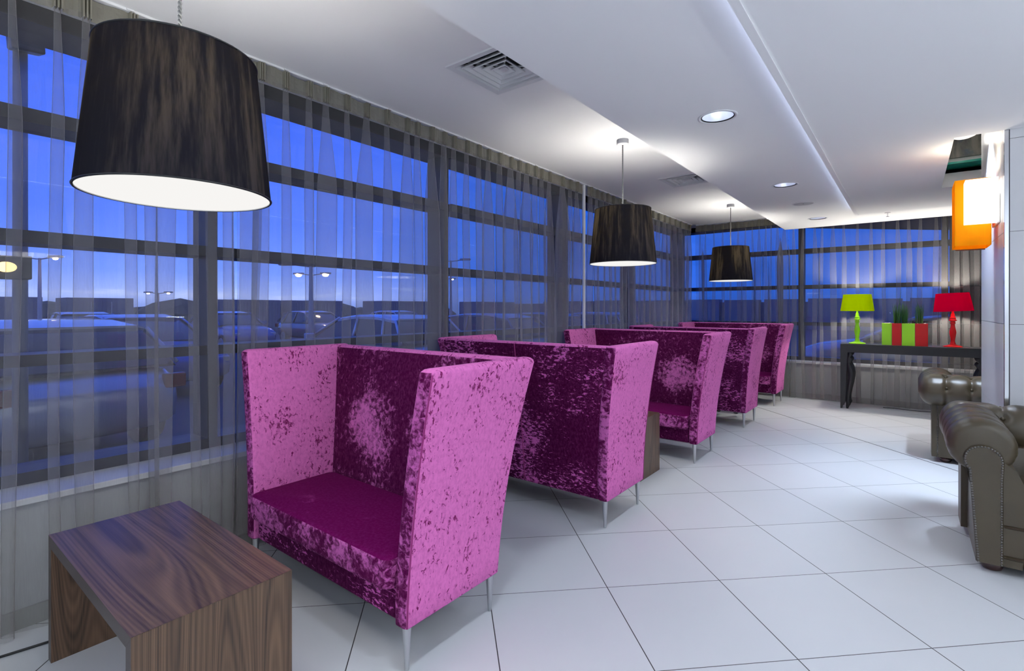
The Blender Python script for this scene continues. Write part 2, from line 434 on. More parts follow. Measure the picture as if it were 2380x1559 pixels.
# the light well cut through the ceiling beside the tiled pier
bm = B(); box(bm, .20, .236, 4.56, 6.54, ZR + .021, 3.4); box(bm, .236, 1.66, 6.5, 6.54, ZR + .021, 3.4); box(bm, .236, 1.66, 4.56, 4.594, ZR + .021, 3.4)
box(bm, .236, .60, 6.42, 6.5, ZR - .0, 2.70)
struct('wall_shaft', bm, M['plaster'])
pic = obj('picture', bx(.245, .72, 6.47, 6.495, 2.85, 3.25), M['mural']); tag(pic, 'dark cloudy picture glimpsed up through the ceiling opening', 'picture')
tag(obj('glass_shelf', bx(.24, .70, 6.24, 6.49, 2.745, 2.765), M['greenglass']), 'green-edged glass shelf inside the ceiling opening', 'shelf')
bm = B(); lathe(bm, [(.002, 2.925), (.05, 2.93), (.085, 2.945), (.10, 2.975), (.10, 3.0), (.09, 3.01), (.012, 3.015), (.012, 3.4)], 32, (.37, 6.08))
tag(obj('dome_light', bm, emission('dome_glow', (1, .96, .88), 1.3), smooth_=True), 'round lit dome light inside the ceiling opening', 'ceiling light')

# tiled pier: tiles with real open joints, metal corner bead
CX, CY0, CY1 = .48, 4.6, 5.97
bm = B(); box(bm, CX + .004, 1.64, CY0 + .004, CY1, 0, 3.395, mi=1)
zs = [0, .111, .711, 1.311, 1.911, 2.511, 3.111, 3.39]
for a, b in zip(zs[:-1], zs[1:]):
    box(bm, CX, CX + .02, CY0 + .02, CY1 + .002, a + .0015, b - .0015)
    for x0, x1 in ((CX + .025, CX + .6), (CX + .603, 1.64)):
        box(bm, x0, x1, CY0, CY0 + .02, a + .0015, b - .0015)
struct('pillar', bm, [M['tile_wall'], M['joint']])
bm = B(); box(bm, CX - .002, CX + .020, CY0 - .002, CY0 + .020, .0, 3.39, bev=.002)
struct('trim_5', bm, M['chrome'])

# windows: each bay is a frame with its panes
ZT = [(2.306, 2.374), (1.728, 1.788), (1.135, 1.191)]
def bay_left(n, y0, y1, w):
    f = B()
    box(f, GA - .06, IA, y1 - w / 2, y1 + w / 2, .575, 2.8)
    for a, b in ZT: box(f, GA - .06, IA, y0 + w / 2, y1 - w / 2, a, b)
    box(f, GA - .06, IA, y0 + w / 2, y1 - w / 2, .575, .632); box(f, IA - .06, IA, y0 + w / 2, y1 - w / 2, 2.79, 2.9)
    o = struct('window_%d' % n, f, M['frame'])
    g = B()
    for a, b in ((.632, 1.135), (1.191, 1.728), (1.788, 2.306), (2.374, 2.86)): box(g, GA - .004, GA + .004, y0 + w / 2, y1 - w / 2, a, b)
    obj('glass', g, M['glass'], o)
def bay_back(n, x0, x1, w):
    f = B()
    box(f, x1 - w / 2, x1 + w / 2, IB, GB + .06, .575, 2.8)
    for a, b in ZT: box(f, x0 + w / 2, x1 - w / 2, IB, GB + .06, a, b)
    box(f, x0 + w / 2, x1 - w / 2, IB, GB + .06, .575, .632); box(f, x0 + w / 2, x1 - w / 2, IB, IB + .06, 2.79, 2.9)
    o = struct('window_%d' % n, f, M['frame'])
    g = B()
    for a, b in ((.632, 1.135), (1.191, 1.728), (1.788, 2.306), (2.374, 2.86)): box(g, x0 + w / 2, x1 - w / 2, GB - .004, GB + .004, a, b)
    obj('glass', g, M['glass'], o)
ym = [-3.6, -.70, 1.30, 3.28, 5.315, 7.3, 9.45]; wm = [.06, .055, .055, .13, .055, .16]
for i in range(6): bay_left(i + 1, ym[i], ym[i + 1], wm[i])
xm = [-3.33, -1.385, .385, 2.15, 3.9, 5.2]
for i in range(5): bay_back(7 + i, xm[i], xm[i + 1], .07)
# ------------------------------------------------------------------ curtains
def fold_mesh(bm, axis, base, s0, s1, folds, z0, z1, depth, rows, seed, sgn, heading=False):
    """one length of voile with overlapping folds. axis 'y': runs along Y at x=base; axis 'x': runs along X at y=base"""
    R = random.Random(seed)
    ph = [(R.uniform(0, 6.3), R.uniform(.6, 1.4), R.uniform(.6, 1.25), R.uniform(0, 6.3)) for _ in folds]
    rs = []
    for k in range(rows + 1):
        t = k / rows; z = z1 + (z0 - z1) * t
        drop = (2.87 - z)
        pts = []
        g = min(1, max(0, drop / .75)); g = g * g * (3 - 2 * g)
        for (c, w), (p1, q, dd, p2) in zip(folds, ph):
            ww = .020 + (w - .0) * g * (1 + .18 * math.sin(drop * 1.7 * q + p1)) if not heading else .020
            cc = c + (.012 * math.sin(drop * 1.15 * q + p2) * g if not heading else 0)
            d = depth * dd * (.75 + .45 * g)
            wob = .010 * math.sin(drop * 2.1 + p1) * g
            if heading:       # three pinched tucks
                if pts:       # slack cloth bowing between them
                    q0 = pts[-1][0]; gap = c - .02 - q0
                    if gap > .03:
                        for u in (.15, .35, .6, .85): pts.append((q0 + gap * u, .010 * math.sin(PI * u) * math.sin(p1 * 3 + u * 5 + t * 2)))
                for m in (-1, 0, 1):
                    x = c + m * .013
                    for q2, e in ((-.0055, 0), (-.003, 1), (.003, 1), (.0055, 0)): pts.append((x + q2, e * depth))
            else:
                e = .004
                pts += [(cc - ww * .75, d * .45 + wob), (cc - ww * .3, d * .62 + wob), (cc + ww * .35, d * .55 + wob), (cc + ww / 2 - e, d * .5 + wob), (cc + ww / 2, d * .32 + wob),
                        (cc + ww / 2 - e, d * .12 + wob), (cc, 0 + wob), (cc - ww / 2 + e, -d * .1 + wob), (cc - ww / 2, -d * .28 + wob),
                        (cc - ww / 2 + e, -d * .45 + wob), (cc + ww * .1, -d * .5 + wob), (cc + ww * .8, -d * .28 + wob)]
        hb = .006 * math.sin(t * 9 + seed)
        pts = [(s0 + hb, .01)] + pts + [(s1 + hb * .6, .0)]
        row = []
        for s, d in pts:
            wz = z
            if not heading and k == rows: wz = z0 + .010 * math.sin(s * 9 + seed)
            if heading and k == 0: wz = z1 - .012 * abs(math.sin(s * 7 + seed))
            row.append((base + sgn * d, s, wz) if axis == 'y' else (s, base + sgn * d, wz))
        rs.append(row)
    rings(bm, rs, False, False, closed=False)
def curtain(axis, base, s0, s1, folds, label, sgn, seed, depth=.052, zt=2.861):
    folds = sorted(folds)
    keep = []
    for c, w in folds:
        w = max(.02, min(w, .22))
        if keep and c - w / 2 < keep[-1][0] + keep[-1][1] / 2 + .012:
            w2 = 2 * (c - keep[-1][0] - keep[-1][1] / 2 - .012)
            if w2 < .015: continue
            w = w2
        keep.append((c, w))
    bm = B(); fold_mesh(bm, axis, base, s0, s1, keep, .018, zt - .085, depth, 26, seed, sgn)
    o = obj('sheer_curtain', bm, M['sheer'], smooth_=True)
    tag(o, label, 'curtain', 'sheer grey curtains at the windows')
    h = B(); fold_mesh(h, axis, base, s0, s1, keep, zt - .105, zt + .004, .030, 4, seed, sgn, True)
    obj('heading_tape', h, M['heading'], o)
    return o
A1 = [(-1.9, .05), (-1.62, .03), (-1.3, .06), (-1.05, .03), (-.8, .05), (-.55, .03), (-.3, .06), (-.08, .03), (.16, .05), (.383, .022), (.531, .016), (.633, .040), (.815, .016), (.898, .018), (.961, .046), (1.092, .018), (1.18, .028), (1.255, .030)]
A2 = [(1.365, .066), (1.444, .051), (1.597, .025), (1.751, .018), (1.87, .091), (2.029, .018), (2.19, .112), (2.366, .035), (2.557, .085), (2.66, .02), (2.811, .103), (2.95, .022), (3.065, .036), (3.224, .033), (3.38, .02), (3.51, .108), (3.671, .025), (3.841, .121), (3.97, .02), (4.099, .146), (4.248, .046), (4.36, .02), (4.51, .148), (4.766, .177), (4.93, .05), (5.075, .12)]
A3 = [(a, w) for a, w in zip([5.40, 5.552, 5.685, 5.822, 5.977, 6.163, 6.317, 6.532, 6.701, 6.875, 7.073, 7.278, 7.493, 7.736, 7.953, 8.199, 8.438, 8.687, 8.87],
                             [.08, .07, .05, .09, .07, .12, .06, .10, .08, .11, .09, .12, .1, .14, .1, .15, .11, .12, .08])]
B1 = [(-2.884, .05), (-2.788, .04), (-2.651, .043), (-2.502, .035), (-2.38, .02), (-2.255, .054), (-2.141, .04), (-2.04, .033), (-1.938, .058), (-1.835, .032), (-1.76, .02), (-1.666, .062), (-1.568, .085)]
B2 = [(-1.44, .05), (-1.31, .029), (-1.154, .046), (-1.052, .034), (-.913, .055), (-.782, .043), (-.607, .031), (-.442, .025), (-.296, .03), (-.14, .039), (-.02, .038), (.115, .032), (.275, .036), (.368, .053), (.482, .039), (.581, .038), (.678, .038), (.85, .05), (1.05, .03), (1.3, .06), (1.55, .04), (1.85, .05), (2.1, .04)]
XCA, YCB = -3.0, 9.095
curtain('y', XCA, -2.1, 1.286, A1, 'grey sheer curtain behind the large walnut table', 1, 1)
curtain('y', XCA, 1.312, 5.215, A2, 'grey sheer curtain between the narrow gap and the white upright, behind the first two settees', 1, 2)
curtain('y', XCA, 5.31, 8.99, A3, 'densely gathered grey sheer curtain between the white upright and the room corner', 1, 3)
curtain('x', YCB, -2.955, -1.505, B1, 'grey sheer curtain behind the smallest pendant lamp at the back', -1, 4)
curtain('x', YCB, -1.495, 2.3, B2, 'grey sheer curtain behind the console table with the two lamps', -1, 5)
bm = B(); box(bm, XCA - .014, XCA + .014, -2.1, 9.0, 2.866, 2.878)
for i in range(40): box(bm, XCA + .014, XCA + .022, -1.6 + i * .265, -1.57 + i * .265, 2.867, 2.876)
tag(obj('curtain_track', bm, M['track']), 'white curtain track along the ceiling over the left windows', 'curtain track')
bm = B(); box(bm, -2.95, 2.3, YCB - .014, YCB + .014, 2.866, 2.878)
for i in range(18): box(bm, -2.9 + i * .285, -2.87 + i * .285, YCB - .022, YCB - .014, 2.867, 2.876)
tag(obj('curtain_track', bm, M['track']), 'white curtain track along the ceiling at the back window', 'curtain track')
bm = B(); lathe(bm, [(.02, .0), (.02, 2.878)], 16, (-3.01, 5.262))
tag(obj('upright_pipe', bm, M['white'], smooth_=True, sharp=40), 'white upright pipe standing in the gap between two curtains', 'pipe')

# ------------------------------------------------------------------ settees
def fl(t): return .12 * max(0, t) ** 1.7
def ya_(t): return .02 * t
def yb_(t): return .57 + .12 * max(0, t) ** 1.35
WB, Z0, ZT_ = .655, .175, 1.185
def face_mats(bm, side):  # pale sides and tops carry both nap and incoming light in their colour
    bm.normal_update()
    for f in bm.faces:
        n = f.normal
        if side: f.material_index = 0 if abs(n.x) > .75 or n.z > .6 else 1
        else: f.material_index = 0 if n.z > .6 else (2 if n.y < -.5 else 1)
def side_mesh(s):
    rs = []; K = 14; r = .016
    def lev(t, z, ins):
        xo = WB + fl(t) - ins; xi = WB + fl(t) - .078 + ins
        y0, y1 = ya_(t) + ins, yb_(t) - ins
        q = rrect(xi, xo, y0, y1, z, .02)
        return q if s > 0 else [(-p[0], p[1], p[2]) for p in q][::-1]
    for k in range(3): a = PI / 2 * k / 3; rs.append(lev(0, Z0 + r * (1 - math.cos(a)) if k else Z0, r * (1 - math.sin(a))))
    for k in range(1, K): t = k / K; rs.append(lev(t, Z0 + .016 + (ZT_ - Z0 - .04) * t, 0))
    for k in range(3, -1, -1): a = PI / 2 * k / 3; rs.append(lev(1, ZT_ - .024 * (1 - math.cos(PI / 2 - a)) if False else ZT_ - .024 + .024 * math.cos(a), .024 * (1 - math.sin(a))))
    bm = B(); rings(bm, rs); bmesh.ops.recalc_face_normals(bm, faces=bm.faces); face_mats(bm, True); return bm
def back_mesh():
    rs = []; K = 12
    def lev(t, z, ins):
        w = WB + fl(t) - .070
        return rrect(-w, w, yb_(t) - .105 + ins, yb_(t) - .003 - ins, z, .012)
    rs.append(lev(0, Z0 + .004, .01))
    for k in range(0, K): t = k / K; rs.append(lev(t, Z0 + .016 + (ZT_ - Z0 - .045) * t, 0))
    for k in range(3, -1, -1): a = PI / 2 * k / 3; rs.append(lev(1, ZT_ - .029 + .024 * math.cos(a), .024 * (1 - math.sin(a))))
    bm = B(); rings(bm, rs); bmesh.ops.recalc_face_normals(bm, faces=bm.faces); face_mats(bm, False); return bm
def make_settee():
    t = empty('velvet_settee')
    for s in (-1, 1):
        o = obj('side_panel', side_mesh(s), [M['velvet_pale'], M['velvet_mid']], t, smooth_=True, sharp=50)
        bm = B(); pts = []
        for k in range(15):
            q = k / 14; pts.append((s * (WB + fl(q) - .003), ya_(q) + .009, Z0 + .01 + (ZT_ - Z0 - .03) * q))
        tube(bm, pts, .0035, 6)
        obj('piping', bm, M['piping'], o, smooth_=True)
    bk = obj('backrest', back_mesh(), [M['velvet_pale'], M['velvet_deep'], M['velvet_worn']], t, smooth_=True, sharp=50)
    bm = B(); tube(bm, [(0, yb_(k / 14) - .002, Z0 + .02 + (ZT_ - Z0 - .04) * k / 14) for k in range(15)], .004, 6)
    obj('piping', bm, M['piping'], bk, smooth_=True)
    bm = B(); pillow(bm, -WB + .072, WB - .072, .025, .50, Z0 + .004, .315, .010)
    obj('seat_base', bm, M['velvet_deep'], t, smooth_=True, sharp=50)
    bm = B(); pillow(bm, -WB + .082, WB - .082, -.028, .475, .305, .437, .024, 5)
    bm.normal_update()
    bmesh.ops.recalc_face_normals(bm, faces=bm.faces)
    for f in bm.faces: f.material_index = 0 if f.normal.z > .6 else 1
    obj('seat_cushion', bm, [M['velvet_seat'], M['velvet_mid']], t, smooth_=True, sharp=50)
    bm = B(); box(bm, -WB + .05, WB - .05, .06, .51, Z0 - .008, Z0 + .006); obj('base_frame', bm, M['steel'], t)
    for x in (-WB + .035, WB - .035):
        for y in (.035, .535):
            bm = B(); lathe(bm, [(.0075, 0), (.0085, .004), (.0175, .155), (.019, Z0 + .002)], 20, (x, y)); obj('leg', bm, M['steel'], t, smooth_=True, sharp=40)
    return t
SET = 'magenta velvet settees along the windows'
settees = [((-2.16, 1.279, 0), 0, 'magenta crushed-velvet high-backed settee beside the large walnut table, its seat fully in view'),
           ((-2.16, 3.498, 0), PI, 'magenta velvet settee turned away, its dark seamed back beside a small walnut table end'),
           ((-2.16, 4.665, 0), 0, 'magenta velvet settee facing the small walnut table end, third along the row'),
           ((-2.16, 6.998, 0), PI, 'magenta velvet settee with hair showing over its turned back, fourth along the row'),
           ((-2.16, 8.131, 0), 0, 'last magenta velvet settee of the row, standing against the back-window curtain')]
proto = make_settee()
for i, (loc, rz, lab) in enumerate(settees):
    o = proto if i == 0 else copy_tree(proto)
    o.location = loc; o.rotation_euler = (0, 0, rz); tag(o, lab, 'settee', SET)

# ------------------------------------------------------------------ walnut tables
def make_table():
    t = empty('side_table'); W, D, HT, T = 1.03, .47, .50, .045
    def prism(pts):
        bm = B(); rings(bm, [[(x, y, z) for x, z in pts] for y in (0, D)])
        bmesh.ops.recalc_face_normals(bm, faces=bm.faces); bm.normal_update()
        for f in bm.faces: f.material_index = 1 if abs(f.normal.y) > .8 else 0
        return bm
    obj('table_top', prism([(0, HT), (W, HT), (W - T, HT - T), (T, HT - T)]), [M['walnut_top'], M['walnut_edge']], t)
    for a, b in ((0, T), (W, W - T)):
        e = .0006 if a == 0 else -.0006
        obj('end_panel', prism([(a, 0), (b, 0), (b, HT - T - .0006), (a, HT - .0008)]), [M['walnut_side'], M['walnut_edge']], t)
    return t
tb = make_table(); labs = ['walnut side table with a grained top, in front of the first settee',
                           'walnut side table whose end shows past the dark-backed second settee',
                           'walnut side table almost hidden between the last two settees']
for i, loc in enumerate([(-2.722, .455, 0), (-2.75, 3.86, 0), (-2.78, 7.34, 0)]):
    o = tb if i == 0 else copy_tree(tb); o.location = loc; tag(o, labs[i], 'table', 'walnut side tables between the settees')

# ------------------------------------------------------------------ pendants
PZ0, PZ1, PR0, PR1 = 1.80, 2.273, .285, .238
def make_pendant():
    t = empty('pendant_lamp')
    bm = B(); lathe(bm, [(.002, 2.832), (.046, 2.832), (.052, 2.838), (.052, 2.872), (.050, 2.878)], 32)
    obj('canopy', bm, M['white'], t, smooth_=True, sharp=40)
    bm = B(); zt, zb = 2.834, 2.20; n = 260
    for a0 in (0, PI):
        tube(bm, [(.0032 * math.cos(a0 + k * .5), .0032 * math.sin(a0 + k * .5), zt + (zb - zt) * k / n) for k in range(n + 1)], .0034, 6)
    obj('cord', bm, M['cord'], t, smooth_=True)
    bm = B(); n = 72; rs = []
    prof = [(PR0, PZ0), (PR0 - (PR0 - PR1) * .5, (PZ0 + PZ1) / 2), (PR1, PZ1)]
    for r, z in prof: rs.append([(r * math.cos(2 * PI * i / n), r * math.sin(2 * PI * i / n), z) for i in range(n)])
    rings(bm, rs, False, False, mi=0)
    th = .004; rs2 = [[(p[0] * (1 - th / .26), p[1] * (1 - th / .26), p[2]) for p in r] for r in rs]
    rings(bm, rs2, False, False, mi=1)
    for r in (0, -1): rings(bm, [rs[r], rs2[r]], False, False, mi=0)
    sh = obj('lamp_shade', bm, [M['shade_black'], M['shade_lining']], t, smooth_=True, sharp=60)
    each('rim', [tubm([(r * math.cos(2 * PI * i / 72), r * math.sin(2 * PI * i / 72), z) for i in range(73)], .0032, 6) for r, z in ((PR0, PZ0 + .002), (PR1, PZ1 - .002))], M['cable'], sh, smooth_=True)
    bm = B(); lathe(bm, [(.001, PZ0 + .003), (PR0 - .005, PZ0 + .003), (PR0 - .005, PZ0 + .007), (.001, PZ0 + .007)], 64)
    obj('diffuser', bm, M['diffuser'], t)
    bm = B()
    for k in range(3): a = k * 2 * PI / 3; tube(bm, [(0, 0, PZ1 - .02), (PR1 * .98 * math.cos(a), PR1 * .98 * math.sin(a), PZ1 - .006)], .002, 6)
    lathe(bm, [(.018, 2.10), (.02, 2.12), (.02, 2.20), (.008, 2.22)], 16)
    obj('lamp_holder', bm, M['white'], t, smooth_=True, sharp=40)
    return t
pen = make_pendant()
plabs = ['large black drum pendant lamp hanging over the walnut table', 'black drum pendant lamp hanging in front of the white upright between curtains',
         'smallest black drum pendant lamp, hanging before the back window']
PEN = [(-1.962, .668), (-1.955, 4.09), (-1.98, 7.58)]
for i, (x, y) in enumerate(PEN):
    o = pen if i == 0 else copy_tree(pen); o.location = (x, y, 0); o.rotation_euler = (0, 0, i * 1.9 + .4); tag(o, plabs[i], 'pendant lamp', 'black drum pendants')

# ------------------------------------------------------------------ ceiling fittings
def make_downlight():
    t = empty('downlight')
    bm = B(); n = 48
    pr = [(.118, ZS - .0005), (.117, ZS - .005), (.110, ZS - .006), (.101, ZS - .004), (.099, ZS + .004)]
    lathe(bm, pr, n, cap=False); obj('trim_ring', bm, M['white'], t, smooth_=True)
    bm = B(); lathe(bm, [(.0985, ZS - .004), (.0965, ZS + .0), (.093, ZS + .0), (.0955, ZS + .006)], n, cap=False); obj('gasket', bm, M['cable'], t, smooth_=True)
    bm = B(); lathe(bm, [(.0945, ZS + .001), (.090, ZS + .03), (.078, ZS + .075), (.055, ZS + .11)], n, cap=False); obj('reflector', bm, M['reflector'], t, smooth_=True)
    bm = B(); lathe(bm, [(.054, ZS + .108), (.054, ZS + .112)], 24); obj('bulb', bm, M['bulb_cool'], t)
    bm = B(); tube(bm, [(-.05, .0, ZS + .085), (.05, 0, ZS + .085)], .012, 10); obj('tube_lamp', bm, M['bulb_cool'], t, smooth_=True)
    return t
dl = make_downlight(); dlab = ['largest recessed round downlight, in the lowered ceiling', 'recessed round downlight between the largest one and the round speaker', 'smallest recessed round downlight, nearest the back windows']
for i, (x, y) in enumerate(down):
    o = dl if i == 0 else copy_tree(dl); o.location = (x, y, 0); o.rotation_euler = (0, 0, i * .8 + .5); tag(o, dlab[i], 'downlight', 'recessed downlights in the lowered ceiling')
t = empty('ceiling_speaker', (-.97, 6.77, 0), 0, 'flat round speaker grille in the lowered ceiling between two downlights', 'speaker')
bm = B(); lathe(bm, [(.115, ZS - .0005), (.114, ZS - .006), (.103, ZS - .007), (.101, ZS - .004)], 48, cap=False); obj('trim_ring', bm, M['white'], t, smooth_=True)
bm = B(); lathe(bm, [(.001, ZS - .0055), (.102, ZS - .0045), (.102, ZS - .0005)], 48, cap=False); obj('grille', bm, M['speaker'], t, smooth_=True)
bm = B(); lathe(bm, [(.001, ZS - .0075), (.006, ZS - .0072), (.006, ZS - .005)], 12, (0.0, -.01)); obj('badge', bm, M['cable'], t)
t = empty('ceiling_sprinkler', (-.224, 8.08, 0), 0, 'small chrome sprinkler head under the lowered ceiling by the back window', 'sprinkler')
bm = B(); lathe(bm, [(.032, ZS - .0005), (.031, ZS - .006), (.012, ZS - .009)], 24); obj('rose', bm, M['white'], t, smooth_=True)
bm = B(); lathe(bm, [(.007, ZS - .008), (.006, ZS - .045), (.004, ZS - .05)], 12); lathe(bm, [(.002, ZS - .049), (.018, ZS - .050), (.018, ZS - .052), (.002, ZS - .052)], 16); obj('deflector', bm, M['chrome'], t, smooth_=True)

def make_vent():
    t = empty('ceiling_vent')
    def fr(bm, s0, z0, s1, z1):
        a = [bm.verts.new(p) for p in ((-s0, -s0, z0), (s0, -s0, z0), (s0, s0, z0), (-s0, s0, z0))]
        b = [bm.verts.new(p) for p in ((-s1, -s1, z1), (s1, -s1, z1), (s1, s1, z1), (-s1, s1, z1))]
        for i in range(4): bm.faces.new((a[i], a[(i + 1) % 4], b[(i + 1) % 4], b[i]))
    z = ZC
    bm = B(); fr(bm, .255, z - .0005, .250, z - .008); fr(bm, .250, z - .008, .212, z - .006); fr(bm, .212, z - .006, .195, z + .03); fr(bm, .195, z + .03, .214, z + .035)
    obj('vent_frame', bm, M['vent'], t)
    for s in (.178, .134, .090, .048):
        bm = B(); fr(bm, s, z - .006, s - .030, z + .026); fr(bm, s - .030, z + .026, s - .027, z + .028); fr(bm, s - .027, z + .028, s + .004, z - .004); fr(bm, s + .004, z - .004, s + .004, z - .010); fr(bm, s + .004, z - .010, s, z - .010); fr(bm, s, z - .010, s, z - .006)
        obj('louvre', bm, M['vent'], t)
    bm = B(); box(bm, -.022, .022, -.022, .022, z - .004, z + .004); obj('centre_plate', bm, M['vent'], t)
    each('strut', [tubm([(0, 0, z + .02), (sx * .2, sy * .2, z + .035)], .005, 6) for sx, sy in ((1, 1), (1, -1), (-1, 1), (-1, -1))], M['vent'], t)
    bm = B(); box(bm, -.2149, .2149, -.2149, .2149, z + .06, z + .115); obj('duct', bm, M['dark'], t)
    return t
vt = make_vent(); vl = ['larger square white air vent in the ceiling between the first two pendant lamps', 'smaller square white air vent in the ceiling beyond the middle pendant lamp']
for i, (x, y) in enumerate(vents):
    o = vt if i == 0 else copy_tree(vt); o.location = (x, y, 0); tag(o, vl[i], 'air vent', 'square ceiling vents')

# ------------------------------------------------------------------ sconce on the pier
t = empty('wall_sconce', (.478, 4.95, 2.1), 0, 'wall light of overlapping orange and glowing white box shades on the tiled pier', 'wall light')
def shell(bm, x0, x1, y0, y1, z0, z1, w=.004):
    box(bm, x0, x1, y0, y0 + w, z0, z1); box(bm, x0, x1, y1 - w, y1, z0, z1); box(bm, x0, x0 + w, y0 + w, y1 - w, z0, z1); box(bm, x1 - w, x1, y0 + w, y1 - w, z0, z1)
lx, ly, lz = .478, 4.95, 2.1
bm = B(); shell(bm, .252 - lx, .446 - lx, 4.90 - ly, 5.20 - ly, 1.862 - lz, 2.335 - lz); obj('orange_shade', bm, M['orange'], t)
bm = B(); shell(bm, .300 - lx, .466 - lx, 4.745 - ly, 4.888 - ly, 2.008 - lz, 2.302 - lz); obj('white_shade', bm, M['white_shade'], t)
bm = B(); box(bm, .27 - lx, .435 - lx, 5.155 - ly, 5.175 - ly, 1.850 - lz, 1.858 - lz); obj('rod', bm, M['brown'], t)
bm = B(); box(bm, .467 - lx, .4775 - lx, 4.80 - ly, 5.1 - ly, 2.0 - lz, 2.2 - lz); obj('wall_plate', bm, M['white'], t)
bm = B(); lathe(bm, [(.001, -.06), (.03, -.04), (.035, 0), (.03, .04), (.001, .06)], 16, (.35 - lx, 5.05 - ly)); obj('bulb', bm, emission('sconce_bulb', (1, .90, .70), 4.5), t, smooth_=True)
# ------------------------------------------------------------------ chesterfields
def make_sofa():
    W, D, cx, cz, R = 1.75, .74, .025, .665, .145
    t = empty('leather_sofa'); step = .168
    def sect(s, r, inner=.19, ztop=.62, rf=None):
        """cross-section: outer face, scroll, padded inner face"""
        p = [(0, .05), (0, .20), (0, .36), (0, cz - r * .96)]
        a0, a1 = math.radians(262), math.radians(-38)
        for k in range(49):
            a = a0 + (a1 - a0) * k / 48; q = r * (rf(a) if rf else 1); p.append((cx + q * math.cos(a), cz + q * math.sin(a)))
        p += [(inner - .03, ztop - .06), (inner, ztop - .14), (inner + .005, .40), (inner, .30), (inner - .01, .05)]
        return p
    def crease(s):
        d = abs((s / step) - round(s / step)) * step
        return 1 - .085 * math.exp(-(d / .014) ** 2) + .012 * math.cos(2 * PI * s / step + PI)
    def dim(a, an, ds): return math.exp(-(((a - an) * R) ** 2 + ds ** 2) / .0011)
    def near(s): return (s - round(s / step) * step) if 0 < round(s / step) < 11 else 1
    def arm(side):
        bm = B(); rs = []
        st = [(.004, .70), (.010, .80), (.022, .91), (.040, .98)] + [(.06 + i * .0125, 1) for i in range(int((D - .06) / .0125))]
        for y, k in st:
            r = R * k * (crease(y) if k == 1 else 1)
            pl = math.exp(-((y - .035) / .04) ** 2)
            rf = lambda a, y=y, pl=pl: (1 - .14 * (dim(a, math.radians(75), near(y)) + dim(a, math.radians(15), near(y))) if y > .1 else 1) - .030 * pl * math.exp(-(math.sin(9 * a) / .35) ** 2)
            q = [(x, y, z) for x, z in sect(y, r, rf=rf)]
            rs.append(q if side < 0 else [(W - a, b, c) for a, b, c in q][::-1])
        rings(bm, rs); return bm
    for side in (-1, 1):
        a = obj('arm', arm(side), M['leather'], t, smooth_=True, sharp=55)
        fx = (lambda x: x) if side < 0 else (lambda x: W - x)
        # front facing panel with a scrolled head
        def outline(e):
            p = [(.002 + e, .052)]
            for k in range(19):
                an = math.radians(225 - k * 225 / 18); p.append((.030 + (.082 - e) * math.cos(an), .598 + (.082 - e) * math.sin(an)))
            p.append((.108 - e, .50)); p.append((.108 - e, .052))
            return p
        bm = B(); rings(bm, [[(fx(x), y, z) for x, z in outline(e)] for y, e in ((.012, 0), (-.004, .0), (-.010, .005))])
        obj('scroll_panel', bm, M['leather'], a, smooth_=True, sharp=40)
        bm = B(); pl = [Vector((fx(x), -.010, z)) for x, z in outline(.008)]
        acc = 0
        for p0, p1 in zip(pl[:-1], pl[1:]):
            d = p1 - p0; ln = d.length; s = (-acc) % .0135
            while s < ln:
                bmesh.ops.create_icosphere(bm, subdivisions=1, radius=.0058, matrix=Matrix.Translation(p0 + d * (s / ln))); s += .0135
            acc = (acc + ln) % .0135
        obj('nailhead_trim', bm, M['nail'], a, smooth_=True)
        each('button', [ball(.010, (fx(cx + R * .83 * math.cos(math.radians(an))), i * step, cz + R * .83 * math.sin(math.radians(an)))) for i in range(1, 5) for an in (75, 15)], M['leather'], a, smooth_=True)
    # back, the same roll running along x
    bm = B(); rs = []; n = int((W + .06) / .014)
    for i in range(n + 1):
        x = -.03 + (W + .06) * i / n; k = 1
        if i < 4 or i > n - 4: k = 1 - .09 * (4 - min(i, n - i)) ** 1.2 / 2
        r = R * k * crease(x)
        rs.append([(x, D - a, z) for a, z in sect(x, R * .80, .22, .64)])
    rings(bm, rs); bk = obj('backrest', bm, M['leather'], t, smooth_=True, sharp=55)
    bm = B(); rs = []; n = int((W + .25) / .0125); K = 60
    for i in range(n + 1):
        x = -.125 + (W + .25) * i / n; e = min(x + .125, W + .125 - x)
        k = math.sqrt(max(0, 1 - (1 - min(1, (e + .004) / .11)) ** 2)); r = R * k * (crease(x) if .1 < x < W - .05 else 1)
        row = []
        for q in range(K):
            a = 2 * PI * q / K; g = r * (1 - .15 * sum(dim(a, math.radians(an), near(x)) for an in (100, 165, 35)) * (.05 < x < W - .04))
            if .02 < e < .20: g *= 1 - .04 * math.exp(-(math.sin(5 * a + .3) / .28) ** 2) * math.sin(PI * (e - .02) / .18)
            row.append((x, D - (cx + g * math.cos(a)), cz + g * math.sin(a)))
        rs.append(row)
    rings(bm, rs); obj('back_roll', bm, M['leather'], bk, smooth_=True, sharp=70)
    each('button', [ball(.011, (i * step, D - (cx + R * .83 * math.cos(math.radians(an))), cz + R * .83 * math.sin(math.radians(an)))) for i in range(1, 11) for an in (100, 165, 35)], M['leather'], bk, smooth_=True)
    for x in (.012, W - .012):
        bm = B(); z = .06
        while z < .53: bmesh.ops.create_icosphere(bm, subdivisions=1, radius=.0055, matrix=Matrix.Translation((x, D + .001, z))); z += .0135
        obj('nailhead_trim', bm, M['nail'], bk, smooth_=True)
    bm = B(); pillow(bm, .17, W - .17, .004, D - .15, .05, .285, .02); obj('seat_base', bm, M['leather'], t, smooth_=True, sharp=50)
    bm = B(); tube(bm, [(.11, .0, .262), (W - .11, .0, .262)], .008, 8); obj('piping', bm, M['leather'], t, smooth_=True)
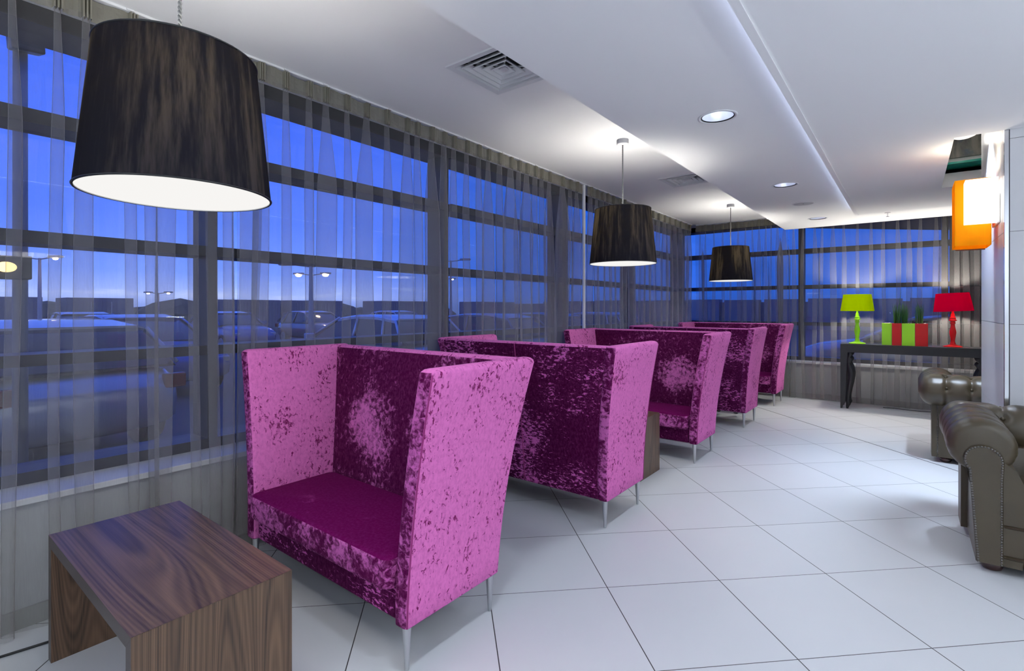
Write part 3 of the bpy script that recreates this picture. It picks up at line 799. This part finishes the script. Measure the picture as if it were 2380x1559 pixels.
    obj('piping', tubm([(.11, .004, .10), (W - .11, .004, .10)], .010, 8), M['leather'], t, smooth_=True)
    each('button', [ball(.012, (.235 + i * .16, .004, .185), 12) for i in range(9)], M['leather'], t, smooth_=True)
    for i in range(2):
        x0 = .185 + i * .692; bm = B(); pillow(bm, x0, x0 + .688, -.015, D - .17, .285, .42, .035, 5); obj('seat_cushion', bm, M['leather'], t, smooth_=True, sharp=50)
    for x in (.07, W - .07):
        for y in (.075, D - .07):
            bm = B(); lathe(bm, [(.030, 0), (.040, .006), (.046, .025), (.044, .04), (.036, .052), (.036, .06)], 24, (x, y)); obj('foot', bm, M['bun'], t, smooth_=True)
    return t
so = make_sofa(); so.location = (.278, 3.735, 0)
tag(so, 'olive-brown buttoned leather sofa with nailhead scroll arm, in front of the tiled pier', 'sofa', 'leather chesterfield sofas')
s2 = copy_tree(so); s2.location = (.185 + 1.75, 6.12 + .74, 0); s2.rotation_euler = (0, 0, PI)
tag(s2, 'olive-brown leather sofa seen from behind, standing beyond the tiled pier by the console table', 'sofa', 'leather chesterfield sofas')

# ------------------------------------------------------------------ console table
KX0, KX1, KY0, KY1, KH = -.775, .79, 8.60, 8.93, .912
t = empty('console_table', (0, 0, 0), 0, 'dark grey console table with curved carved legs in front of the back window', 'console table')
t.location = (KX0, KY0, 0); W = KX1 - KX0; D = KY1 - KY0
bm = B(); box(bm, 0, W, 0, D, KH - .018, KH, bev=.003); obj('table_top', bm, M['console'], t)
bm = B(); box(bm, .0, W, .002, .030, KH - .118, KH - .018); box(bm, .0, W, D - .03, D - .002, KH - .118, KH - .018); box(bm, 0, .02, .03, D - .03, KH - .118, KH - .018); box(bm, W - .02, W, .03, D - .03, KH - .118, KH - .018)
obj('apron', bm, M['console'], t)
for mir in (0, 1):
    for y in (.002, D - .030):
        # flat outer leg board, cut away to a small foot
        pr = [(0, KH - .118), (0, 0), (.020, 0), (.030, .035), (.052, .085), (.060, .16), (.066, .40), (.075, .62), (.084, KH - .118)]
        pr = [(W - x if mir else x, z) for x, z in pr]
        bm = B(); rings(bm, [[(x, yy, z) for x, z in (pr if not mir else pr[::-1])] for yy in (y, y + .028)]); lg = obj('leg', bm, M['console'], t)
        # carved cabriole profile standing inside the board
        ctr = [(.112, .735, .012), (.120, .715, .026), (.112, .692, .024), (.104, .672, .014), (.108, .655, .028), (.108, .632, .034), (.100, .610, .026), (.098, .592, .018), (.104, .565, .028), (.116, .52, .034), (.126, .46, .034), (.124, .40, .032), (.112, .32, .029), (.098, .24, .025), (.088, .16, .022), (.086, .10, .021), (.092, .06, .026), (.084, .03, .020), (.080, .0, .012)]
        ctr = [(x, z * 1.08, r) for x, z, r in ctr]
        if mir: ctr = [(W - x, z, r) for x, z, r in ctr]
        bm = B(); rs = []
        for x, z, r in ctr: rs.append([(x + r * math.cos(2 * PI * k / 14), y + .014 + .55 * r * math.sin(2 * PI * k / 14), z) for k in range(14)])
        rings(bm, rs); obj('carved_leg', bm, M['console_dark'], lg, smooth_=True, sharp=60)
# table lamps
def make_lamp(shade_mat, base_mat, tilt=0):
    t = empty('table_lamp')
    bm = B(); lathe(bm, [(.001, 0), (.098, 0), (.100, .006), (.094, .013), (.060, .024), (.034, .034), (.027, .042), (.029, .050), (.027, .060), (.022, .066), (.022, .085), (.026, .12), (.033, .165), (.036, .195), (.030, .225), (.024, .255), (.020, .285), (.022, .300), (.030, .306), (.030, .314), (.023, .320), (.024, .332), (.042, .342), (.042, .350), (.028, .358), (.030, .368), (.034, .376), (.024, .388), (.020, .40), (.022, .412), (.016, .43), (.010, .446), (.010, .47)], 36)
    obj('lamp_base', bm, base_mat, t, smooth_=True)
    bm = B(); n = 64; z0, z1, r0, r1 = .462, .697, .200, .166
    rs = [[(r * math.cos(2 * PI * i / n), r * math.sin(2 * PI * i / n), z) for i in range(n)] for r, z in ((r0, z0), (r1, z1))]
    r2 = [[(p[0] * .985, p[1] * .985, p[2]) for p in r] for r in rs]
    rings(bm, rs, False, False); rings(bm, r2, False, False)
    for a, b in zip(rs, r2): rings(bm, [a, b], False, False)
    sh = obj('lamp_shade', bm, shade_mat, t, smooth_=True, sharp=60)
    if tilt: sh.rotation_euler = (0, tilt, 0); sh.location = (-.58 * math.sin(tilt), 0, 0)
    bm = B(); lathe(bm, [(.001, .528), (.020, .535), (.023, .545), (.016, .558), (.001, .564)], 20); obj('bulb', bm, M['bulb_warm'], t, smooth_=True)
    bm = B(); lathe(bm, [(.011, .468), (.012, .53)], 12); obj('lamp_holder', bm, M['white'], t, smooth_=True)
    return t
LY = 8.74
a = make_lamp(M['shade_green'], M['green']); a.location = (-.587, LY, KH + .001); tag(a, 'lime green table lamp with turned base on the console table', 'table lamp', 'coloured table lamps')
b = make_lamp(M['shade_red'], M['red'], -.05); b.location = (.432, LY, KH + .001); tag(b, 'red table lamp with turned base on the console table', 'table lamp', 'coloured table lamps')
# planters
pots = [(-.304, -.195, 'green', 'lime green cube planter nearest the green lamp, without leaves of its own'), (-.193, -.089, 'red', 'red cube planter between the two green planters'),
        (-.087, .050, 'green', 'lime green cube planter between the two red planters'), (.052, .184, 'red', 'red cube planter nearest the red lamp')]
PZ = KH + .001
for i, (x0, x1, c, lab) in enumerate(pots):
    dy = -.012 * (i >= 2) + .012 * (i == 0)
    y0, y1 = 8.655 + dy, 8.655 + dy + (x1 - x0)
    t = empty('cube_planter', ((x0 + x1) / 2, (y0 + y1) / 2, PZ), 0, lab, 'planter', 'cube planters on the console table')
    hx = (x1 - x0) / 2 - .0008
    bm = B(); w = .006; hh = .298
    for q in (((-hx, hx, -hx, -hx + w)), ((-hx, hx, hx - w, hx)), ((-hx, -hx + w, -hx + w, hx - w)), ((hx - w, hx, -hx + w, hx - w))): box(bm, *q, 0, hh)
    box(bm, -hx + w, hx - w, -hx + w, hx - w, 0, .02); obj('pot', bm, M[c], t)
    bm = B(); R = random.Random(i)
    for k in range(26):
        bmesh.ops.create_icosphere(bm, subdivisions=1, radius=R.uniform(.009, .015), matrix=Matrix.Translation((R.uniform(-hx + .02, hx - .02), R.uniform(-hx + .02, hx - .02), hh - .012 + R.uniform(-.004, .006))))
    box(bm, -hx + w, hx - w, -hx + w, hx - w, hh - .03, hh - .014)
    obj('pebbles', bm, M['soil'], t, smooth_=True)
    if i:
        bm = B(); ox = (.006, -.040, -.022)[i - 1] ; wd = (.036, .030, .036)[i - 1]
        for k in range(34):
            bx_, by_ = ox + R.uniform(-wd, wd), R.uniform(-.035, .035); hgt = R.uniform(.17, .27)
            lean = R.uniform(-.018, .018) + (bx_ - ox) * .2
            if k == 0: hgt, lean = (.43, .04) if i == 1 else ((.30, .0) if i == 2 else (.34, -.07))
            if k == 1 and i == 2: hgt, lean = .16, .0
            p0 = Vector((bx_, by_, hh - .02)); p2 = Vector((bx_ + lean, by_ + R.uniform(-.02, .02), hh + hgt)); p1 = (p0 + p2) / 2 + Vector((-lean * .18, 0, 0))
            tube(bm, [p0, p1, p2], [.0042, .0040, .0010], 6)
        obj('foliage', bm, M['rush'], t, smooth_=True)

# ------------------------------------------------------------------ floor cables
bm = B(); pts = []
for k in range(40):
    y = .0 + k * .028; pts.append((-2.865 - .03 * math.sin(y * 7 + .4), y, .006))
tube(bm, pts, .005, 8); tag(obj('power_cable', bm, M['cable'], smooth_=True), 'thin black cable lying on the floor by the curtain hem next to the walnut table', 'cable')
bm = B(); pts = [(.0 - .3 + k * .03, 8.99 + .02 * math.sin(k * .4), .005) for k in range(34)]
tube(bm, pts, .004, 8); tag(obj('power_cable', bm, M['cable'], smooth_=True), 'thin black cable lying on the floor behind the console table', 'cable')

# ------------------------------------------------------------------ the sitter behind the fourth settee
def sitter():
    ox, oy = -1.90, 6.60
    me = bpy.data.meshes.new('person'); bm = B()
    J = {}
    def v(n, x, y, z): J[n] = bm.verts.new((x, y, z)); return J[n]
    v('pel', 0, .0, .53); v('sp', 0, -.02, .68); v('ch', 0, -.015, .86); v('nk', 0, .0, .965); v('hd', 0, .022, 1.045); v('tp', 0, .018, 1.122)
    for s, k in ((-1, 'l'), (1, 'r')):
        v('hp' + k, s * .09, .03, .51); v('kn' + k, s * .11, .40, .50); v('an' + k, s * .11, .43, .09); v('ft' + k, s * .11, .54, .045)
        v('sh' + k, s * .17, -.01, .90); v('el' + k, s * .22, .05, .66); v('wr' + k, s * .14, .25, .57); v('hn' + k, s * .11, .33, .565)
    for a, b in (('pel', 'sp'), ('sp', 'ch'), ('ch', 'nk'), ('nk', 'hd'), ('hd', 'tp')): bm.edges.new((J[a], J[b]))
    for k in 'lr':
        for a, b in (('pel', 'hp' + k), ('hp' + k, 'kn' + k), ('kn' + k, 'an' + k), ('an' + k, 'ft' + k), ('ch', 'sh' + k), ('sh' + k, 'el' + k), ('el' + k, 'wr' + k), ('wr' + k, 'hn' + k)): bm.edges.new((J[a], J[b]))
    rad = dict(pel=.12, sp=.115, ch=.125, nk=.052, hd=.088, tp=.082)
    for k in 'lr': rad.update({'hp' + k: .08, 'kn' + k: .055, 'an' + k: .036, 'ft' + k: .036, 'sh' + k: .058, 'el' + k: .042, 'wr' + k: .028, 'hn' + k: .034})
    bm.verts.index_update(); idx = {n: vv.index for n, vv in J.items()}
    bm.to_mesh(me); bm.free()
    o = bpy.data.objects.new('person', me); C.objects.link(o); o.location = (ox, oy, 0)
    o.modifiers.new('skin', 'SKIN')
    for n, i in idx.items(): me.skin_vertices[0].data[i].radius = (rad[n], rad[n])
    me.skin_vertices[0].data[idx['pel']].use_root = True
    sub = o.modifiers.new('sub', 'SUBSURF'); sub.levels = 4; sub.render_levels = 4
    bpy.context.view_layer.update()
    body = bpy.data.meshes.new_from_object(o.evaluated_get(bpy.context.evaluated_depsgraph_get()))
    o.modifiers.clear(); o.data = body; body.name = 'person'
    body.materials.clear()
    for k in ('shirt', 'skin', 'trousers'): body.materials.append(M[k])
    for v_ in body.vertices:      # brow, nose, mouth, chin and ears
        c = v_.co
        if c.z > .985:
            x, y, z = c
            if y > .05:
                c.y += .022 * math.exp(-((x / .014) ** 2 + ((z - 1.055) / .020) ** 2)) - .008 * math.exp(-(((abs(x) - .030) / .016) ** 2 + ((z - 1.082) / .012) ** 2)) + .005 * math.exp(-((x / .022) ** 2 + ((z - 1.022) / .008) ** 2)) + .006 * math.exp(-((x / .02) ** 2 + ((z - .998) / .012) ** 2))
            c.x += math.copysign(.014, x) * math.exp(-(((y - .015) / .014) ** 2 + ((z - 1.06) / .022) ** 2)) * (abs(x) > .04)
    for p in body.polygons:
        c = p.center; p.use_smooth = True
        hand = c.y > .27 and abs(c.x) < .17 and .535 < c.z < .62 and c.y < .40 and c.z > .555
        p.material_index = 1 if c.z > .965 or hand else (2 if c.z < .60 and not (abs(c.x) > .17) else 0)
    tag(o, 'person seated behind the turned fourth settee, only the crown of light-brown hair showing', 'person')
    bm = B(); bm.from_mesh(body); bm.normal_update()
    def haired(c): return c.z > 1.115 - .9 * max(0, c.y - .02) + 1.2 * max(0, c.y - .06) or (c.y < .012 and c.z > 1.03) if c.y < .075 else c.z > 1.145
    bmesh.ops.delete(bm, geom=[f for f in bm.faces if not (f.calc_center_median().z > 1.0 and haired(f.calc_center_median()))], context='FACES')
    for v_ in bm.verts: v_.co += v_.normal * .012
    for f in bm.faces: f.material_index = 0
    bmesh.ops.solidify(bm, geom=bm.faces[:], thickness=.014)
    obj('hair', bm, M['hair'], o, smooth_=True)
    for sx in (-.030, .030):
        ys = [v_.co.y for v_ in body.vertices if abs(v_.co.x - sx) < .016 and abs(v_.co.z - 1.082) < .016 and v_.co.y > 0]
        obj('eye', ball(.007, (sx, (max(ys) if ys else .1) - .0055, 1.082)), M['eye'], o, smooth_=True)
sitter()
# ------------------------------------------------------------------ outside
struct('ground', bx(-90, 60, -40, 110, -.35, -.2), M['asphalt'])
paints = {n: plain('paint_' + n, c, .22, .3, coat=.8) for n, c in dict(silver=(.42, .44, .47), white=(.62, .63, .66), blue=(.06, .12, .30), grey=(.16, .17, .19), dark=(.05, .055, .07)).items()}
def make_car(paint, estate=False):
    t = empty('parked_car'); L_, W2 = 4.3, .88
    roof = 1.46
    # lower body: stations along y, (y, half width, bottom z, top z)
    st = [(0, .62, .42, .66), (.06, .78, .30, .76), (.35, .86, .24, .86), (1.0, .88, .22, .96), (1.6, .88, .22, 1.0), (2.6, .88, .22, 1.01), (3.5, .88, .22, 1.0), (4.0, .85, .25, .97), (4.22, .78, .32, .86), (4.3, .66, .42, .74)]
    bm = B(); rs = []
    for y, hw, zb, zt in st:
        q = []
        for k in range(16):
            a = 2 * PI * k / 16; ca, sa = math.cos(a), math.sin(a)
            q.append((hw * math.copysign(abs(ca) ** .38, ca), y, (zb + zt) / 2 + (zt - zb) / 2 * math.copysign(abs(sa) ** .45, sa)))
        rs.append(q)
    rings(bm, rs); obj('body', bm, paint, t, smooth_=True, sharp=60)
    # cabin: glass house with a painted roof
    cs = [(1.15, .98), (1.95, 1.40), (2.5, roof), (3.2, roof - .01), (3.75, roof - .07 if estate else 1.36), (4.12, .98)]
    bm = B(); rs = []
    for y, z in cs:
        f = (z - .95) / (roof - .95); hw = .82 - .17 * f
        rs.append([(-.82, y, .95), (-hw, y, z - .02), (-hw + .10, y, z + .0), (hw - .10, y, z + .0), (hw, y, z - .02), (.82, y, .95)])
    rings(bm, rs); obj('windows', bm, M['carglass'], t, smooth_=True, sharp=50)
    bm = B(); rs = []
    for y, z in cs[1:5]:
        f = (z - .95) / (roof - .95); hw = .82 - .17 * f + .012
        rs.append([(-hw, y, z - .07), (-hw, y, z - .01), (-hw + .1, y, z + .022), (hw - .1, y, z + .022), (hw, y, z - .01), (hw, y, z - .07)])
    rings(bm, rs, True, True); obj('roof', bm, paint, t, smooth_=True, sharp=50)
    for s in (-1, 1):
        for pts in ([(s * .84, 1.10, .97), (s * .67, 2.0, 1.42)], [(s * .84, 2.65, .97), (s * .67, 2.62, 1.43)], [(s * .84, 4.10, .99), (s * .68, 3.75, 1.38)], [(s * .835, 3.55, .98), (s * .67, 3.40, 1.42)]):
            obj('pillar_post', tubm(pts, .024, 8), paint, t, smooth_=True)
    for s in (-1, 1):
        for y in (.85, 3.45):
            bm = B(); rings(bm, [[(s * (.70 + dx), y + r * math.cos(2 * PI * k / 24), .31 + r * math.sin(2 * PI * k / 24)) for k in range(24)] for dx, r in ((0, .30), (.03, .315), (.17, .315), (.20, .29))])
            w = obj('wheel', bm, M['tyre'], t, smooth_=True, sharp=50)
            bm = B(); rings(bm, [[(s * (.90 + dx), y + r * math.cos(2 * PI * k / 20), .31 + r * math.sin(2 * PI * k / 20)) for k in range(20)] for dx, r in ((0, .2), (.012, .19))]); obj('hub', bm, M['alloy'], w)
        bm = B(); box(bm, s * .72 - .13, s * .72 + .10, 4.2, 4.285, .72, .88, bev=.02); obj('tail_light', bm, M['tail'], t)
        bm = B(); box(bm, s * .66 - .13, s * .66 + .10, .02, .16, .60, .70, bev=.02); obj('headlight', bm, M['alloy'], t)
        bm = B(); box(bm, s * .97 - .09, s * .97 + .09, 1.32, 1.44, .98, 1.10, bev=.02); obj('mirror', bm, paint, t)
    return t
base_cars = {n: make_car(paints[n], n in ('silver', 'white')) for n in paints}
used = set(); CAR = 'cars parked outside the windows'
def car(n, x, y, rz, label):
    o = base_cars[n] if n not in used else copy_tree(base_cars[n]); used.add(n)
    o.location = (x, y, -.2 + .005); o.rotation_euler = (0, 0, rz); tag(o, label, 'car', CAR)
# noses point away from the building (local +y is the tail)
car('silver', -10.6, .8, -PI / 2 + .15, 'silver estate car parked outside, seen through the curtain left of the first settee')
car('blue', -10.2, 3.6, PI / 2 + .05, 'blue hatchback parked outside beside the silver estate car')
car('white', -11.0, 6.6, -PI / 2, 'white car parked outside behind the first settee')
car('grey', -11.0, 9.4, -PI / 2 + .1, 'grey car parked outside next to the white car')
car('dark', -11.2, 12.3, -PI / 2, 'dark car parked outside beyond the grey car')
car('silver', -11.0, 15.4, -PI / 2, 'silver car parked outside past the dark car')
car('blue', -19.0, 9.0, PI / 2, 'blue car in the farther parking row, behind the white car')
car('grey', -19.5, 13.0, PI / 2, 'grey car in the farther parking row')
car('dark', -19.2, 4.5, PI / 2, 'dark car in the farther parking row, behind the blue hatchback')
car('white', -19.4, 18.0, PI / 2, 'white car in the farther parking row')
car('silver', -1.9, 13.3, PI / 2 + PI, 'silver car parked across the back window beyond the console table')
car('grey', 4.5, 15.2, -PI / 2, 'grey car outside the back window behind the planters')
def container(x0, y0, x1, y1, z1, label):
    t = empty('storage_container', ((x0 + x1) / 2, (y0 + y1) / 2, -.2), 0, label, 'container', 'grey boxes along the far side of the car park')
    hx, hy = (x1 - x0) / 2, (y1 - y0) / 2; bm = B()
    box(bm, -hx, hx, -hy, hy, 0, z1 + .2)
    for k in range(int(hy * 2 / .2)): box(bm, hx, hx + .03, -hy + .05 + k * .2, -hy + .15 + k * .2, .15, z1 + .05)
    obj('box', bm, M['fence'], t)
    each('door_bar', [tubm([(hx + .05, y, .2), (hx + .05, y, z1)], .03, 6) for y in (-hy * .3, hy * .3)], M['pole'], t)
for i, (x0, y0, y1, z1, lab) in enumerate([(-33, 3.3, 5.3, 1.95, 'narrow grey container across the car park, left of the bushes'),
        (-33, 6.2, 9.0, 1.95, 'wide grey container between the narrow one and the low bushes'), (-33, 13.2, 17.2, 1.95, 'grey container beyond the blue hatchback'),
        (-33, 17.9, 22.0, 1.95, 'grey container beside the mullion behind the first settee'), (-33, 25.5, 31, 2.0, 'grey container under the bright warm street lamp'),
        (-33, 37, 43, 2.05, 'long grey container block at the far right of the car park')]):
    container(x0 - 2.4, y0, x0, y1, z1, lab)
bm = B(); R = random.Random(5)
for k in range(70):
    y = R.uniform(-8, 40); s = R.uniform(.8, 1.5)
    bmesh.ops.create_icosphere(bm, subdivisions=2, radius=1, matrix=Matrix.Translation((-42 + R.uniform(-2, 2), y, .0)) @ Matrix.Diagonal((1.5, s * 2.2, s * 1.35, 1)))
for vtx in bm.verts: vtx.co += Vector((R.uniform(-.12, .12), R.uniform(-.12, .12), R.uniform(-.12, .12)))
tag(obj('hedge', bm, M['hedge']), 'dark line of bushes along the horizon beyond the car park', 'hedge', kind='stuff')
struct('wall_back', bx(.44, XW, 9.60, 9.66, .575, 2.9), M['frame'])
bm = B(); rings(bm, [[(-2.74, 9.9, z), (3, 15.24, z), (5, 15.24, z), (5, 9.9, z)] for z in (2.92, 3.15)])
struct('roof_canopy', bm, M['frame'])
bm = B()
for k in range(34): box(bm, -30 + k * 3, -27.4 + k * 3, 44, 45, -.2, 2.08 + .03 * (k % 3))
box(bm, -40, 70, 44.4, 46, -.2, 1.9)
tag(obj('boundary_building', bm, M['fence']), 'long low dark building beyond the back window', 'building')
def lamp_post(x, y, h, lit, label):
    t = empty('street_lamp', (x, y, -.2), .5, label, 'street lamp', 'street lamps over the car park')
    bm = B(); lathe(bm, [(.09, 0), (.075, 1.0), (.05, h)], 12); obj('pole', bm, M['pole'], t, smooth_=True)
    for s in (-1, 1):
        bm = B(); tube(bm, [(0, 0, h - .05), (s * .55, 0, h + .02)], .025, 6); box(bm, s * .75 - .26, s * .75 + .26, -.11, .11, h, h + .09, bev=.02); hd = obj('lamp_head', bm, M['pole'], t)
        if lit:
            bm = B(); bmesh.ops.create_uvsphere(bm, u_segments=12, v_segments=8, radius=.085 if lit == 1 else .15, matrix=Matrix.Translation((s * .75, 0, h - .03)) @ Matrix.Diagonal((1, 1, .6, 1))); obj('glow', bm, M['lamp_glow'], hd, smooth_=True)
lamp_post(-27, 4.25, 3.6, 1, 'lit street lamp at the left edge of the windows'); lamp_post(-38, 11.7, 2.6, 1, 'low distant street lamp above the bushes')
lamp_post(-14.0, 8.25, 2.9, 0, 'unlit thin lamp post between the mullion and the first curtain gap'); lamp_post(-24, 14.2, 3.35, 2, 'bright warm street lamp shining behind the first settee')
lamp_post(-18, 18.2, 4.0, 0, 'unlit lamp post to the right of the bright warm lamp'); lamp_post(-30, 29.5, 4.0, 1, 'small lit street lamp next to the second window mullion')
t = empty('floodlight_mast', (-5.6, .765, -.2), 0, 'pole with floodlight boxes just outside the window at the far left', 'floodlight')
bm = B(); lathe(bm, [(.05, 0), (.045, 3.86)], 16); obj('pole', bm, M['pole'], t, smooth_=True)
for dy, dz, a in ((-.17, 3.86, .2), (.06, 3.92, -.15), (.02, 3.74, .1)):
    bm = B(); box(bm, -.09, .14, -.10, .10, -.075, .075, bev=.015); f = obj('floodlight', bm, M['frame'], t, loc=(.06, dy, dz)); f.rotation_euler = (a, .25, 0)
bm = B(); box(bm, -.06, .08, -.10, .12, -.09, .09, bev=.01); lb = obj('lantern', bm, M['frame'], t, loc=(.10, -.075, 1.93))
bm = B(); bmesh.ops.create_uvsphere(bm, u_segments=16, v_segments=10, radius=.05, matrix=Matrix.Translation((.10, -.03, 0)) @ Matrix.Diagonal((.5, 1.2, .8, 1))); obj('glow', bm, emission('lantern_glow', (1, .66, .25), 3.5), lb, smooth_=True)
# ------------------------------------------------------------------ light
def area(name, loc, size, power, col, rot=(0, 0, 0), spread=PI):
    l = bpy.data.lights.new(name, 'AREA'); l.shape = 'DISK'; l.size = size; l.energy = power; l.color = col; l.spread = spread
    o = bpy.data.objects.new(name, l); C.objects.link(o); o.location = loc; o.rotation_euler = rot; return o
def point(name, loc, r, power, col):
    l = bpy.data.lights.new(name, 'POINT'); l.shadow_soft_size = r; l.energy = power; l.color = col
    o = bpy.data.objects.new(name, l); C.objects.link(o); o.location = loc; return o
COOL = (.75, .86, 1.0)
PD = 7
for i, (x, y) in enumerate(down + [(-.95, 1.1), (-.95, -1.2)]): area('downlight_or_fill_beam', (x, y, ZS - .012), .17, PD, COOL, spread=math.radians(150))  # entries past the modelled fittings are unseen, added to light the floor
for x in (1.3, 3.2):
    for y in (-2.2, .2, 2.4): area('downlight_or_fill_beam', (x, y, ZR - .012), .17, PD * 1.15, COOL, spread=math.radians(150))  # added out-of-view lights without fixtures, brightening the floor
area('downlight_or_fill_beam', (.36, 5.35, ZR + .2), .12, 26, (.66, .80, 1), spread=math.radians(100))
area('downlight_or_fill_beam', (2.6, 7.0, ZR - .012), .17, PD, COOL, spread=math.radians(150))  # another added light, out of view and without a fitting
for x, y in PEN: point('pendant_bulb', (x, y, 2.15), .055, 36, (1, .96, .88))
for x, y in down: point('downlight_bulb', (x, y, ZS + .07), .03, .55, (.74, .80, 1))
for x, y in PEN: area('pendant_beam', (x, y, PZ0 - .004), .5, 4, (1, .96, .9))
for x, c in ((-.587, (1, .96, .88)), (.432, (1, .95, .88))): point('table_lamp_bulb', (x, LY, KH + .600), .03, 42, c)
area('sconce_beam', (.35, 4.9, 2.36), .1, 1.6, (1, .9, .72), (PI, 0, 0))
point('shaft_bulb', (.37, 6.0, 2.87), .05, .9, (1, .96, .9))

for x, y in ((2.4, -2.0), (2.6, .9), (3.8, 3.6), (-.4, -2.6)): area('fill_uplight', (x, y, 1.25), .35, 62, (.80, .89, 1), (PI, 0, 0))  # added fill: bare upward lights, no fixtures, lifting the room's overall brightness
# dusk sky
w = bpy.data.worlds.new('dusk'); SC.world = w; w.use_nodes = True; nt = w.node_tree; nt.nodes.clear()
out = nt.nodes.new('ShaderNodeOutputWorld'); bg = nt.nodes.new('ShaderNodeBackground'); L(nt, bg.outputs[0], out.inputs[0])
tc = nt.nodes.new('ShaderNodeTexCoord'); sx = nt.nodes.new('ShaderNodeSeparateXYZ'); L(nt, tc.outputs['Generated'], sx.inputs[0])
def ramp(stops):
    r = nt.nodes.new('ShaderNodeValToRGB'); L(nt, sx.outputs[2], r.inputs[0]); e = r.color_ramp.elements
    for i, (p, c) in enumerate(stops):
        q = e[i] if i < 2 else e.new(p)
        q.position = p; q.color = (*c, 1)
    return r.outputs[0]
west = ramp([(0, (.16, .24, .62)), (.02, (.30, .40, .88)), (.06, (.13, .25, .90)), (.15, (.062, .165, .86)), (.35, (.028, .11, .80)), (.8, (.02, .09, .7))])
north = ramp([(0, (.012, .07, .36)), (.03, (.012, .085, .50)), (.15, (.005, .080, .52)), (.35, (.003, .070, .50)), (.8, (.003, .05, .40))])
f = smooth(nt, math_n(nt, 'SUBTRACT', sx.outputs[1], sx.outputs[0]), .0, .0) if False else smooth(nt, sx.outputs[1], .52, .80)
sky = mixc(nt, f, west, north)
mp = nt.nodes.new('ShaderNodeMapping'); mp.inputs['Scale'].default_value = (4, 4, 34); L(nt, tc.outputs['Generated'], mp.inputs[0])
cl = smooth(nt, noise(nt, mp.outputs[0], 1, 5, .6), .5, .75)
band = math_n(nt, 'MULTIPLY', smooth(nt, sx.outputs[2], .006, .02), math_n(nt, 'SUBTRACT', 1, smooth(nt, sx.outputs[2], .03, .07)))
band = math_n(nt, 'MULTIPLY', band, math_n(nt, 'SUBTRACT', 1, f))
sky = mixc(nt, math_n(nt, 'MULTIPLY', cl, math_n(nt, 'MULTIPLY', band, .9)), sky, (.55, .62, .95))
mp2 = nt.nodes.new('ShaderNodeMapping'); mp2.inputs['Scale'].default_value = (2.2, 2.2, 7); L(nt, tc.outputs['Generated'], mp2.inputs[0])
hz = smooth(nt, noise(nt, mp2.outputs[0], 1, 4, .55), .4, .75)
sky = mixc(nt, math_n(nt, 'MULTIPLY', hz, .16), sky, (.16, .28, .92))
L(nt, sky, bg.inputs[0]); bg.inputs[1].default_value = 1.55

vs = SC.view_settings; vs.view_transform = 'Standard'; vs.look = 'None'; vs.exposure = 0; vs.gamma = 1; vs.use_curve_mapping = False
SC.cycles.max_bounces = 10; SC.cycles.diffuse_bounces = 5; SC.cycles.transparent_max_bounces = 32; SC.cycles.transmission_bounces = 6
SC.cycles.sample_clamp_indirect = 6; SC.cycles.use_denoising = True; SC.cycles.caustics_reflective = False; SC.cycles.caustics_refractive = False
